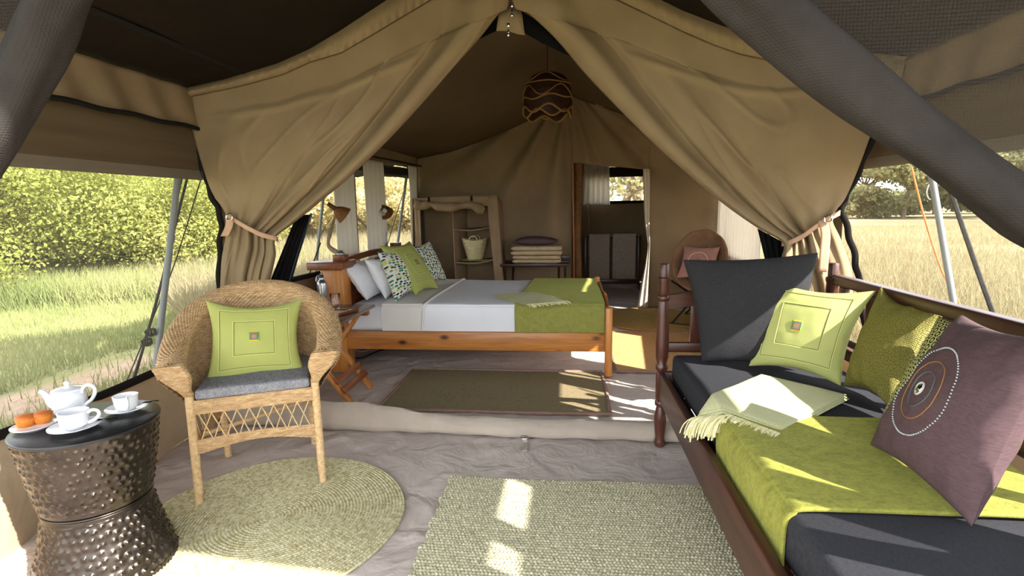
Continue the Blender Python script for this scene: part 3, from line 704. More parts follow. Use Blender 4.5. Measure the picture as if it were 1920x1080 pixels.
def patch(root, surf, nrm, c=(.5, .5), s=.055):
    U, V = np.meshgrid(np.linspace(c[0]-s, c[0]+s, 7), np.linspace(c[1]-s, c[1]+s, 7), indexing='ij')
    P = surf(U, V, 1)+.002*nrm
    uu, vv = np.meshgrid(np.linspace(0, 1, 7), np.linspace(0, 1, 7), indexing='ij')
    o = obj('patch', MB().grid(P, uv=np.stack([uu, vv], -1)), M_PATCH, root, label='small woven patch in yellow, green, grey and rust')
    solid(o, .002)
M_LIME = fabric('lime_cotton', (176, 180, 104), (166, 170, 94), 3, weave=330, wstr=.15, wr=.3, wrs=9, wrd=.01)
M_LIME2 = fabric('lime_sateen', (178, 181, 112), (167, 170, 100), 3, rough=.6, weave=330, wstr=.1, wr=.25, wrs=9, wrd=.01)
M_WHITE = fabric('white_cotton', (240, 240, 242), (233, 233, 236), 3, wr=.35, wrs=7, wrd=.012)
M_SHEET = fabric('white_sheet', (236, 236, 240), (229, 229, 234), 2, wr=.3, wrs=5, wrd=.012)
M_FOLD = fabric('cream_sheet', (230, 226, 218), (222, 218, 208), 2, wr=.3, wrs=5, wrd=.012)
M_CHAR = fabric('charcoal_linen', (58, 57, 59), (46, 45, 47), 90, streak=(1, 1, 6), weave=420, wstr=.3, grain=.25)
M_CHARM = fabric('charcoal_mattress', (62, 62, 66), (50, 50, 54), 90, streak=(6, 1, 1), weave=420, wstr=.3, grain=.2)
M_PURP = fabric('plum_linen', (104, 82, 84), (92, 72, 74), 50, streak=(1, 1, 5), weave=420, wstr=.25, grain=.15, wr=.3, wrs=8)
def chenille(name, c1, c2, c3):
    m, nt, b, out = newmat(name); co = coords(nt)
    n1 = contrast(nt, noise(nt, coords(nt, 'Object', (1, 1.6, 1)), 16, 6, .75, .8), .36, .64)
    n2 = contrast(nt, noise(nt, co, 90, 3, .7), .3, .7)
    c = mixc(nt, n1, lin(c1), lin(c2)); c = mixc(nt, mth(nt, 'MULTIPLY', n2, .5), c, lin(c3))
    nt.links.new(c, b.inputs['Base Color']); b.inputs['Roughness'].default_value = .85; b.inputs['Specular IOR Level'].default_value = .1
    b.inputs['Sheen Weight'].default_value = .35; b.inputs['Sheen Roughness'].default_value = .4; b.inputs['Sheen Tint'].default_value = lin((220, 225, 130))
    nt.links.new(bump(nt, noise(nt, co, 220, 3, .8), .6, .004), b.inputs['Normal']); return m
M_CHEN = chenille('green_chenille', (150, 148, 62), (104, 104, 38), (172, 168, 92))
M_CHENB = chenille('green_bed_chenille', (146, 146, 74), (126, 126, 58), (164, 162, 96))
def check_mat():
    m, nt, b, out = newmat('yellow_check'); co = coords(nt)
    w1 = nd(nt, 'TexWave', {'Vector': co, 'Scale': 24.0, 'Distortion': .3, 'Detail': 1}, bands_direction='X').outputs['Fac']
    w2 = nd(nt, 'TexWave', {'Vector': co, 'Scale': 20.0, 'Distortion': .3, 'Detail': 1}, bands_direction='Y').outputs['Fac']
    c = mixc(nt, mth(nt, 'MULTIPLY', mth(nt, 'ADD', w1, w2), .5), lin((214, 212, 132)), lin((206, 206, 188)))
    nt.links.new(c, b.inputs['Base Color']); b.inputs['Roughness'].default_value = .9; b.inputs['Specular IOR Level'].default_value = .1
    nt.links.new(bump(nt, mth(nt, 'ADD', w1, w2), .2, .003), b.inputs['Normal']); return m
M_YEL = check_mat(); M_FRINGE = fabric('cream_fringe', (222, 214, 150), (232, 226, 190), 40)
def dab_mat():
    m, nt, b, out = newmat('dab_print'); t = nd(nt, 'TexCoord').outputs['UV']
    v = nd(nt, 'TexVoronoi', {'Vector': nd(nt, 'Mapping', {'Vector': t, 'Scale': (11, 20, 1), 'Rotation': (0, 0, .12)}).outputs[0], 'Scale': 1.0, 'Randomness': .55}, voronoi_dimensions='2D')
    pick = nd(nt, 'SeparateColor', {0: v.outputs['Color']}).outputs[0]
    cr = ramp(nt, pick, [(0, lin((44, 116, 82))), (.18, lin((116, 140, 48))), (.36, lin((196, 200, 92))), (.5, lin((30, 34, 48))), (.66, lin((92, 50, 66))), (.8, lin((60, 130, 104))), (.95, lin((226, 224, 214)))])
    cr.node.color_ramp.interpolation = 'CONSTANT'
    d = mth(nt, 'ADD', v.outputs['Distance'], mth(nt, 'MULTIPLY', mth(nt, 'SUBTRACT', noise(nt, t, 60, 2), .5), .25))
    c = mixc(nt, contrast(nt, d, .40, .36), lin((226, 224, 216)), cr)
    nt.links.new(c, b.inputs['Base Color']); b.inputs['Roughness'].default_value = .9; b.inputs['Specular IOR Level'].default_value = .1; return m
M_DAB = dab_mat()
def ring_mat():
    m, nt, b, out = newmat('ring_print'); t = nd(nt, 'TexCoord').outputs['UV']; s = nd(nt, 'SeparateXYZ', {0: t})
    gx_ = mth(nt, 'MULTIPLY', s.outputs[0], 17.0); row = mth(nt, 'FLOOR', gx_); gy_ = mth(nt, 'ADD', mth(nt, 'MULTIPLY', s.outputs[1], 14.0), mth(nt, 'MULTIPLY', mth(nt, 'MODULO', row, 2.0), .5))
    fx = mth(nt, 'SUBTRACT', mth(nt, 'FRACT', gx_), .5); fy = mth(nt, 'SUBTRACT', mth(nt, 'FRACT', gy_), .5)
    d = mth(nt, 'SQRT', mth(nt, 'ADD', mth(nt, 'MULTIPLY', fx, fx), mth(nt, 'MULTIPLY', mth(nt, 'MULTIPLY', fy, fy), .9)))
    e = mth(nt, 'ABSOLUTE', mth(nt, 'SUBTRACT', d, .33))
    c = mixc(nt, contrast(nt, e, .12, .08), lin((196, 192, 120)), lin((40, 40, 36)))
    nt.links.new(c, b.inputs['Base Color']); b.inputs['Roughness'].default_value = .9; b.inputs['Specular IOR Level'].default_value = .1; return m
M_RING = ring_mat()
def olive_mat():
    m, nt, b, out = newmat('olive_basketweave'); t = nd(nt, 'TexCoord').outputs['UV']
    k = nd(nt, 'TexChecker', {'Vector': nd(nt, 'Mapping', {'Vector': t, 'Scale': (70, 48, 1), 'Rotation': (0, 0, .5)}).outputs[0], 'Scale': 1.0}).outputs['Fac']
    k2 = nd(nt, 'TexVoronoi', {'Vector': t, 'Scale': 62.0, 'Randomness': .35}, voronoi_dimensions='2D').outputs['Distance']
    f = contrast(nt, k2, .25, .55)
    c = mixc(nt, f, lin((138, 132, 58)), lin((88, 80, 36)))
    nt.links.new(c, b.inputs['Base Color']); b.inputs['Roughness'].default_value = .6; b.inputs['Specular IOR Level'].default_value = .25
    nt.links.new(bump(nt, f, .5, .003), b.inputs['Normal']); return m
M_OLIVE = olive_mat()

def fringe(mb, p0, p1, dirv, L, n, r=.0022, droop=.6, seed=0, jit=.012):
    g = np.random.default_rng(seed); p0 = np.array(p0, float); p1 = np.array(p1, float); dv = np.array(dirv, float)
    for i in range(n):
        a = p0+(p1-p0)*((i+g.uniform(-.3, .3))/(n-1)); l = L*g.uniform(.75, 1.1); j = g.normal(0, jit, 3)*[1, 1, .3]
        pts = [a, a+dv*l*.35+[0, 0, -.1*l*droop]+j*.4, a+dv*l*.65+[0, 0, -.45*l*droop]+j*.8, a+dv*l*.8+[0, 0, -1.0*l*droop]+j]
        mb.tube(spline(pts, 6), r*g.uniform(.8, 1.3), 4)
def blanket(name, corners, th, layers, m, label, cat, z_fn=None, group=None, seed=0, n=26):
    """folded cloth: rounded layers over a quad (corner order: around the outline)"""
    a, b, c, d = [np.array(p, float) for p in corners]
    base = (a+b+c+d)/4; root = thing(name, base-A(0, 0, layers*th), 0, label, cat, group)
    mb = MB()
    for k in range(layers):
        u = np.linspace(-1, 1, n)
        U, V = np.meshgrid(u, u, indexing='ij'); grow = 1-.02*k
        s_, t_ = .5+.5*U*grow, .5+.5*V*grow
        P = (1-s_)[..., None]*((1-t_)[..., None]*a+t_[..., None]*d)+s_[..., None]*((1-t_)[..., None]*b+t_[..., None]*c)
        edge = (1-np.abs(U)**14)*(1-np.abs(V)**14)
        w_ = .004*fbm(P[..., 0]*6, P[..., 1]*6, seed, 2, 1.5)
        zt = th*(k+.5)-th*layers+(th/2)*np.sqrt(np.clip(edge, 0, 1)); zb = th*(k+.5)-th*layers-(th/2)*np.sqrt(np.clip(edge, 0, 1))
        bend = z_fn(P) if z_fn else 0
        for zz, fl in ((zt, False), (zb, True)):
            Q = P.copy(); Q[..., 2] = Q[..., 2]+zz+w_+bend; mb.grid(Q, flip=fl)
    obj('folded_cloth', mb, m, root)
    return root
def shell_over(path, x0, x1, nx, axis, wob=.003, seed=0, slant=0.0):
    """extrude a cross-section path [(h, z)] along an axis; slant shifts the ends with h"""
    path = np.array(path, float); p = spline(path, 90); ex = np.linspace(0, 1, nx); P = np.zeros((nx, len(p), 3))
    h = p[:, 0]; hn = (h-h.min())/(h.max()-h.min())
    for i, e in enumerate(ex):
        a = x0(hn) if callable(x0) else x0+0*hn; b = x1(hn) if callable(x1) else x1+0*hn
        x = a+(b-a)*e
        wv = wob*fbm(x*4, h*4+p[:, 1]*4, seed, 3, 1.5)
        nrm = np.stack([-np.gradient(p[:, 1]), np.gradient(h)], 1); nrm /= np.linalg.norm(nrm, axis=1, keepdims=True)
        hh = p+nrm*wv[:, None]*-1*(-1)
        if axis == 'x': P[i] = np.stack([x, hh[:, 0], hh[:, 1]], 1)
        else: P[i] = np.stack([hh[:, 0], x, hh[:, 1]], 1)
    return MB().grid(P)
# ================================================================ BED
M_PINEX = M_PINE; M_PINEZ = wood('pine_upright', (222, 150, 70), (188, 112, 46), 2, .38, True); M_PINEY = wood('pine_cross', (188, 118, 56), (148, 84, 36), 1, .35)
M_REDW = wood('headboard_wood', (152, 86, 46), (112, 58, 30), 1, .35)
bed = thing('bed', (-.8, 4.95, 0), label='varnished pine double bed with a shelf headboard and low curved footboard', cat='bed')
BY0, BY1 = 4.17, 5.74
for y in (BY0+.018, BY1-.018): obj('side_rail', MB().box((-.78, y, .275), (2.2, .036, .155), bev=.006), M_PINEX, bed)
for y, zt in ((BY0, .562), (BY1, .60)): obj('post', MB().box((.345, y, zt/2), (.055, .075, zt), bev=.012), M_PINEZ, bed)
ys = np.linspace(BY0+.03, BY1-.03, 60); tt = np.linspace(0, 1, 60)
top = .50+.10*np.sin(np.pi*tt)**.6-.02*np.cos(2*np.pi*tt*2)
fb = MB()
P = np.stack([np.stack([np.full(60, x), ys, z], -1) for x, z in ((.330, top*0+.24), (.330, top-.012), (.336, top), (.354, top), (.360, top-.012), (.360, top*0+.24))], 0)
obj('footboard', fb.grid(P, cu=True), M_PINEY, bed)
for y in (4.215, 5.69):
    z1 = .87
    obj('headboard_post', MB().box((-1.895, y+.02, z1/2), (.19, .16, z1), bev=.006), M_PINEZ, bed)
    obj('ledge', MB().box((-1.92, y+.02, .90), (.30, .30, .062), bev=.008), M_REDW, bed)
    obj('lamp_block', MB().box((-1.86, y+.06, .955), (.10, .10, .05), bev=.006), M_REDW, bed)
for z, h in ((.905, .055), (.825, .045)):
    yy = np.linspace(4.3, 5.6, 30); s = MB()
    for a, b in zip(range(29), range(1, 30)): pass
    s.grid(np.stack([np.stack([np.full(30, x), yy, z+dz+.025*np.sin(np.pi*np.linspace(0, 1, 30))], -1) for x, dz in ((-1.905, -h/2), (-1.905, h/2), (-1.865, h/2), (-1.865, -h/2))], 0), cu=True)
    obj('headboard_rail', s, M_REDW, bed, smooth=False)
obj('headboard_panel', MB().box((-1.90, 4.95, .54), (.03, 1.36, .50), bev=.004), M_REDW, bed)

mt = thing('mattress', (-.78, 4.95, .33), label='white mattress with fitted sheet showing beside the folding table', cat='mattress')
obj('fitted_sheet', MB().box((-.77, 4.95, .445), (2.13, 1.49, .215), bev=.05), M_SHEET, mt)
zT = .572
def bedpath(o, zb): return [(4.196-o, zb), (4.192-o, zb+.08), (4.192-o, zT-.05), (4.205-o*.7, zT-.016+o*.6), (4.25, zT+o), (4.6, zT+.006+o), (5.2, zT+.006+o), (5.62, zT+o), (5.70+o*.7, zT-.02), (5.715+o, zT-.06), (5.715+o, .38)]
cv = thing('top_sheet', (-.7, 4.95, .35), label='white top sheet tucked smoothly over the bed', cat='bedding')
obj('sheet', shell_over(bedpath(.004, .352), -1.18, .29, 60, 'x', .004, 3), M_SHEET, cv)
obj('turned_down_fold', shell_over(bedpath(.014, .354), lambda h: -1.50+.0*h, lambda h: -1.165+.10*h, 30, 'x', .005, 5), M_FOLD, cv, label='turned down white sheet fold')
e = spline([(-1.165+.10*hn, y, z) for hn, (y, z) in zip(np.linspace(0, 1, 9), [(4.178, .36), (4.174, .45), (4.176, .55), (4.22, zT+.012), (4.6, zT+.022), (5.0, zT+.022), (5.4, zT+.022), (5.62, zT+.016), (5.72, .52)])], 60)
obj('piped_edge', MB().tube(e, .010, 8), M_FOLD, cv)
gt = thing('bed_throw', (0, 4.95, .35), label='moss green chenille throw across the foot of the bed', cat='throw')
solid(obj('cloth', shell_over(bedpath(.020, .352), lambda h: -.40+.085*h, lambda h: .315+.0*h, 60, 'x', .006, 9), M_CHENB, gt), .010)
# pale yellow folded throw on the bed
q = [az(*p, .612) for p in ((923, 551), (1000, 545), (1062, 562), (988, 569))]
yb_ = blanket('folded_throw', q, .007, 3, M_YEL, 'pale yellow folded throw with cream fringe lying on the bed', 'throw', seed=4)
f = MB(); fringe(f, q[3]-A(0, 0, .008), q[2]-A(0, 0, .008), A(.5, -.5, 0), .075, 90, .003, .20, 3)
obj('fringe', f, M_FRINGE, yb_, kind='stuff')

# pillows and cushions against the headboard
def qpil(y0, y1, xb, xt, zb, zt, xo=0): return [(xt, y0, zt), (xt-xo, y1, zt), (xb, y0, zb), (xb-xo, y1, zb)]
cushion('pillow', qpil(4.24, 4.92, -1.64, -1.83, .60, .895), .17, M_WHITE, 'white pillow standing against the headboard behind the other one', 'pillow', 'white bed pillows', seed=3, wr=.007, pinch=.03)
cushion('pillow', qpil(4.30, 4.95, -1.50, -1.665, .60, .93), .15, M_WHITE, 'white pillow leaning in front of the one at the headboard', 'pillow', 'white bed pillows', seed=9, wr=.006, pinch=.075)
c1 = [ay(708, 472, 4.42), ay(772, 470, 4.85), az(742, 566, .60), az(792, 545, .60)]
cushion('cushion', c1, .15, M_DAB, 'white cushion with green and plum dab print, nearer one on the bed', 'cushion', 'dab print cushions', seed=5, pinch=.075)
c2 = [ay(752, 462, 5.0), ay(805, 452, 5.42), az(798, 538, .60), az(838, 525, .60)]
cushion('cushion', c2, .14, M_DAB, 'white dab print cushion at the far side of the bed behind the green one', 'cushion', 'dab print cushions', seed=6, pinch=.075)
g = [ay(712, 461, 4.52), ay(768, 452, 4.95), az(780, 554, .61), az(822, 541, .61)]
r_, s_, n_ = cushion('cushion', g, .15, M_LIME, 'lime green cushion with stitched squares and small patch on the bed', 'cushion', seed=7, pinch=.075)
stitch(r_, s_, n_, .14, .86); stitch(r_, s_, n_, .30, .70)
patch(r_, s_, n_, (.52, .5), .06)

# ================================================================ READING LAMPS
M_STEM = fabric('driftwood', (168, 148, 122), (126, 106, 84), 20, streak=(1, 1, .2), wr=.6, wrs=20)
M_STEM2 = fabric('dark_driftwood', (104, 88, 70), (74, 62, 50), 20, streak=(1, 1, .2), wr=.6, wrs=20)
def wicker(name, c1, c2, s=90):
    m, nt, b, out = newmat(name); n = contrast(nt, noise(nt, coords(nt), s, 3, .7), .35, .65)
    c = mixc(nt, n, lin(c1), lin(c2)); nt.links.new(c, b.inputs['Base Color']); b.inputs['Roughness'].default_value = .6; b.inputs['Specular IOR Level'].default_value = .3
    return m
M_SHADE = wicker('shade_wicker', (150, 104, 58), (104, 66, 34))
def reading_lamp(stem, axis_from, axis_to, label, mat, r=.072):
    root = thing('reading_lamp', stem[0], label=label, cat='lamp', group='driftwood reading lamps')
    obj('foot', MB().lathe([(0, 0), (.035, 0), (.035, .012), (.022, .022), (.018, .035), (0, .035)], 16, stem[0]), M_STEEL, root, label='metal foot')
    p = spline(stem, 40); rr_ = np.linspace(.019, .012, 40)+.003*np.sin(np.linspace(0, 14, 40))
    obj('stem', MB().tube(p, rr_, 10), mat, root)
    a = np.array(axis_from, float); b = np.array(axis_to, float); d = (b-a); L = np.linalg.norm(d); d /= L
    x = np.cross(d, (0, 0, 1.0)); x /= np.linalg.norm(x); Mx = np.stack([x, np.cross(d, x), d], 1)
    obj('socket', MB().lathe([(0, -.075), (.016, -.075), (.020, -.02), (.022, .01)], 14, a, Mx), plain('socket_brown', (92, 60, 36), .6), root)
    th = np.arange(72)*2*np.pi/72; prof = np.linspace(0, 1, 36); R = np.interp(prof, [0, .15, .5, 1], [.022, .036, .055, r]); Zz = prof*L
    P = []
    for i, (rad, z) in enumerate(zip(R, Zz)):
        rr2 = rad+.0018*np.cos(th*18+np.pi*(i//2 % 2))
        P.append(a+np.outer(rr2*np.cos(th), Mx[:, 0])+np.outer(rr2*np.sin(th), Mx[:, 1])+z*d)
    solid(obj('lamp_shade', MB().grid(np.array(P), cv=True), M_SHADE, root), .003)
    bl_ = plain('bulb_glass', (236, 234, 228), .25)
    obj('bulb', MB().ball(a+d*L*.62, .028), bl_, root)
    return root
st1 = [A(-1.86, 4.275, .98), ax(619, 470, -1.87), ax(618, 447, -1.88), ax(625, 420, -1.87), ax(632, 400, -1.86)]
st1 = [p+A(0, 0, 0) for p in st1]
Yl = 4.275
st1 = [A(-1.86, Yl, .98)]+[ay(x, y, Yl) for x, y in ((617, 462), (618, 440), (625, 416), (631, 399))]
reading_lamp(st1, ay(629, 392, Yl-.01), ay(647, 405, Yl+.03), 'driftwood reading lamp with brown wicker shade at the near end of the headboard', M_STEM)
Y2 = 5.77
b2 = ay(723, 470, Y2-.02); st2 = [A(b2[0], Y2-.02, .93), A(b2[0], Y2-.02, 1.0)]+[ay(x, y, Y2-.02) for x, y in ((722, 440), (719, 415), (718, 402))]
reading_lamp(st2, ay(716, 388, Y2-.02), ay(724, 400, Y2-.10), 'dark driftwood reading lamp with its bulb showing at the far end of the headboard', M_STEM2, .08)

# ================================================================ FOLDING BEDSIDE TABLE AND WHAT STANDS ON IT
M_TABW = wood('table_top_wood', (124, 92, 70), (96, 68, 50), 1, .3, coat=.3); M_TABE = wood('table_edge_wood', (168, 98, 52), (124, 66, 32), 1, .35)
TZ = .62
ft = thing('folding_table', (-1.68, 3.56, 0), label='small folding wooden bedside table with crossed legs beside the bed', cat='table')
X0, X1, Y0_, Y1_ = -1.93, -1.46, 3.22, 3.94
for k in range(4):
    w_ = (X1-X0)/4; obj('top_slat', MB().box((X0+w_*(k+.5), (Y0_+Y1_)/2, TZ-.011), (w_-.003, Y1_-Y0_, .022), bev=.003), M_TABW, ft)
for y in (Y0_+.05, Y1_-.09): obj('batten', MB().box(((X0+X1)/2, y, TZ-.045), (X1-X0-.04, .05, .046), bev=.01), M_TABE, ft)
YA, YB2 = 3.40, 3.76
for y in (YA, YB2):
    obj('leg', MB().beam((X1+.0, y, .012), (X0+.06, y, .575), .024, .052, up=(0, 1, 0)), M_PINEZ, ft)
    y2 = y+.028 if y == YA else y-.028
    obj('leg', MB().beam((X0+.0, y2, .012), (X1-.06, y2, .575), .024, .052, up=(0, 1, 0)), M_PINEZ, ft)
for t in (.16, .27):
    x, z = X1+(X0+.06-X1)*t, .012+.563*t
    obj('stretcher', MB().beam((x+.020, YA-.03, z+.022), (x+.020, YB2+.03, z+.022), .048, .018, up=(.563, 0, .41)), M_TABE, ft)
M_ALU = plain('brushed_aluminium', (186, 188, 194), .32, 1, bumpn=.05, bscale=80)
c = az(606, 572, TZ); 
bt = thing('water_bottle', c, label='brushed aluminium water bottle with printed lettering on the bedside table', cat='bottle')
obj('body', MB().lathe([(0, 0), (.034, 0), (.036, .004), (.036, .165), (.033, .18), (.018, .197), (.016, .20), (.016, .215), (0, .215)], 32, c), M_ALU, bt)
obj('cap', MB().lathe([(0, .213), (.017, .213), (.017, .232), (.014, .236), (0, .236)], 20, c), plain('black_plastic', (30, 32, 36), .4), bt)
obj('cap_loop', MB().tube(spline([c+A(-.008, 0, .234), c+A(-.009, 0, .247), c+A(.0, 0, .252), c+A(.009, 0, .247), c+A(.008, 0, .234)], 16), .0032, 6), plain('black_plastic_loop', (30, 32, 36), .4), bt)
obj('carabiner', MB().tube(spline([c+A(-.012, -.012, .235), c+A(-.030, -.012, .225), c+A(-.036, -.016, .195), c+A(-.028, -.02, .182), c+A(-.020, -.016, .205)], 30, True), .0026, 6, True), M_ALU, bt)
def on_bottle(pts, zc, th0=-math.pi/2+.20, R=.0365): return np.array([c+A(R*math.cos(th0+x/R), R*math.sin(th0+x/R), zc+y) for x, y in pts])
ink = MB()
glyph = {'N': [[(0, 0), (0, 1), (.7, 0), (.7, 1)]], 'O': [[(.35+.35*math.cos(a), .5+.5*math.sin(a)) for a in np.linspace(0, 2*np.pi, 13)]], 'V': [[(0, 1), (.35, 0), (.7, 1)]], 'U': [[(0, 1), (0, .25), (.2, 0), (.5, 0), (.7, .25), (.7, 1)]]}
xx = -.017
for ch in 'NOU':
    for pl in glyph[ch]: ink.tube(on_bottle([(xx+a*.012, b*.011) for a, b in pl], .082), .0010, 4)
    xx += .0125
for pl in ([(0, .02), (.004, .03), (.012, .030)], [(.002, .016), (.008, .02), (.008, .008), (.013, .012)], [(.004, .008), (.011, .004)]): ink.tube(on_bottle([(a-.006, b) for a, b in pl], .10), .0010, 4)
obj('lettering', ink, plain('dark_ink', (50, 40, 48), .6), bt, label='dark printed lettering')
ink2 = MB(); ink2.tube(on_bottle([(-.014, 0), (0, .0005), (.02, 0)], .074), .0012, 4)
obj('red_line', ink2, plain('red_ink', (160, 60, 60), .6), bt)
def glass_mat():
    m, nt, b, out = newmat('clear_glass'); b.inputs['Base Color'].default_value = (1, 1, 1, 1); b.inputs['Roughness'].default_value = .02
    b.inputs['Transmission Weight'].default_value = 1; b.inputs['IOR'].default_value = 1.45; return m
M_GLASS = glass_mat()
c = az(629, 573, TZ)
gl = obj('drinking_glass', MB().lathe([(0, .001), (.034, .001), (.036, .004), (.038, .095), (.0365, .096), (.0345, .094), (.0325, .014), (0, .012)], 28, c), M_GLASS, None, 'clear tumbler standing beside the metal bottle', 'glass')
bk_ = az(640, 587, TZ)
nb = thing('notebook', bk_, -.35, 'brown leather notebook with cream pages and a pen on the bedside table', 'book')
obj('pages', MB().box((0, 0, .008), (.125, .19, .013), bev=.002), plain('cream_paper', (206, 184, 142), .8), nb, local=True)
obj('spine', MB().tube(np.array([(.065, -.095, .011), (.066, 0, .011), (.065, .095, .011)]), .012, 8, flat=.8), plain('leather', (120, 66, 38), .5), nb, local=True)
pen = thing('pen', bk_+A(-.02, .02, .0155), label='dark pen lying on the notebook', cat='pen')
obj('barrel', MB().tube(np.array([bk_+A(-.07, .02, .019), bk_+A(.035, .05, .019)]), .0035, 8), plain('pen_black', (36, 32, 34), .4), pen)
obj('clip', MB().beam(bk_+A(.0, .04, .0235), bk_+A(.03, .0485, .0235), .002, .001), M_CHROME, pen)
rv = MB(); rv.box((-.02, .02, .017), (.07, .035, .003), bev=.001, rz=.3)
obj('label_strip', rv, plain('russet_paper', (150, 92, 60), .7), nb, local=True)

# cables under the bed
M_BLKC = plain('black_cable', (26, 25, 25), .5); M_WHTC = plain('white_cable', (206, 204, 200), .5)
obj('white_cable', MB().tube(spline([az(648, 664, .008), az(662, 656, .01), az(680, 659, .008), az(695, 654, .01), az(715, 650, .008), az(740, 644, .008)], 50), .006, 6), M_WHTC, None, 'white cable snaking on the floor under the bed', 'cable')
obj('black_cable', MB().tube(spline([az(652, 660, .012), az(660, 670, .012), az(678, 671, .012), az(695, 664, .022), az(715, 656, .012), az(750, 648, .012)], 50), .008, 6), M_BLKC, None, 'black cable looping on the floor under the bed', 'cable')
# ================================================================ WOVEN RUGS
def rug_mat(name, cols, fs, xs=1.0):
    m, nt, b, out = newmat(name); co = coords(nt)
    n1 = noise(nt, co, fs, 2, .6); n2 = noise(nt, coords(nt, 'Object', (.15*xs, 1.0, 1)), 26, 3, .6)
    c = ramp(nt, contrast(nt, n1, .25, .75), [(0, lin(cols[0])), (.35, lin(cols[1])), (.6, lin(cols[2])), (.82, lin(cols[3])), (1, lin(cols[4]))])
    c = mixc(nt, mth(nt, 'MULTIPLY', contrast(nt, n2, .3, .7), .35), c, lin(cols[1]))
    nt.links.new(c, b.inputs['Base Color']); b.inputs['Roughness'].default_value = .8; b.inputs['Specular IOR Level'].default_value = .15
    return m
M_RUG = rug_mat('sage_jute', [(134, 118, 94), (172, 168, 136), (196, 187, 156), (212, 203, 174), (228, 219, 197)], 75)
def plait_rug(x0, x1, y0, y1, pr, ps, res=5):
    ny = int((y1-y0)/pr*res); nx = int((x1-x0)/ps*res)
    X, Y = np.meshgrid(np.linspace(x0, x1, nx), np.linspace(y0, y1, ny), indexing='ij')
    wob = .010*fbm(X*1.2, Y*.8, 5, 3, 2); Yw = Y+wob*.8
    row = np.floor(Yw/pr); fy = Yw/pr-row
    xx = X/ps+.5*(row % 2)+.25*fbm(X*.8, row*.37, 7, 2, 2); fx = xx-np.floor(xx)
    # slanting oval stitches, like the strands of a plait
    sl = np.where(row % 2 == 0, 1, -1); d = (fx-.5)+sl*(fy-.5)*.45
    h = np.sqrt(np.clip(1-(d/.52)**2, 0, 1))*np.sqrt(np.clip(1-((fy-.5)/.54)**2, 0, 1))
    g = np.random.default_rng(3).uniform(.75, 1.15, (400, 400)); h *= g[(row.astype(int)) % 400, np.floor(xx).astype(int) % 400]
    Z = .006+.010*h
    ex = .007*np.sin(Y*70)+.006*np.sin(Y*31); ey = .008*np.sin(X*9)+.006*fbm(X*3, X*0, 4, 2, 3)
    cx, cy = (x0+x1)/2, (y0+y1)/2
    Xo = X+ex*np.sign(X-cx)*np.clip((np.abs(X-cx)/(x1-x0)*2-.96)/.04, 0, 1); Yo = Y+ey*np.clip((Y-cy)/(y1-y0)*2, -1, 1)**3
    e = np.minimum(np.minimum(X-x0, x1-X), np.minimum(Y-y0, y1-Y)); Z = np.where(e < 1e-6, .001, Z)
    return MB().grid(np.stack([Xo, Yo, Z], -1))
rg = obj('woven_rug', plait_rug(-.575, .66, 1.25, 2.475, .0165, .0145, 5), M_RUG, None, 'rectangular sage green plaited jute rug on the veranda floor', 'rug', smooth='all')
# round coiled rug
def coil_rug(c, R, pitch, n_th, res=5, plait=.016):
    nr = int(R/pitch*res); r = np.linspace(.0001, R, nr); th = np.arange(n_th)*2*np.pi/n_th
    Rg, T = np.meshgrid(r, th, indexing='ij')
    q = Rg/pitch+T/(2*np.pi); row = np.floor(q); f = q-row
    st = np.maximum(np.round(2*np.pi*(row+.5)*pitch/plait), 6)
    s = T/(2*np.pi)*st+.5*(row % 2); fs = s-np.floor(s); d = (fs-.5)+np.where(row % 2 == 0, 1, -1)*(f-.5)*.5
    h = np.sqrt(np.clip(1-((f-.5)/.53)**2, 0, 1))*(.55+.45*np.sqrt(np.clip(1-(d/.55)**2, 0, 1)))
    Z = .005+.009*h; Z[-1] = .001
    Ro = Rg*(1+.006*np.sin(3*T+1)+.004*np.sin(7*T))
    return MB().grid(np.stack([c[0]+Ro*np.cos(T), c[1]+Ro*np.sin(T), Z], -1), cv=True, flip=True)
M_RUG2 = rug_mat('sage_coil', [(168, 126, 84), (176, 168, 126), (204, 196, 156), (216, 205, 170), (230, 221, 192)], 60)
obj('round_rug', coil_rug((-1.29, 2.06), .575, .0145, 900), M_RUG2, None, 'round sage and straw coiled grass rug under the wicker chair', 'rug', smooth='all')

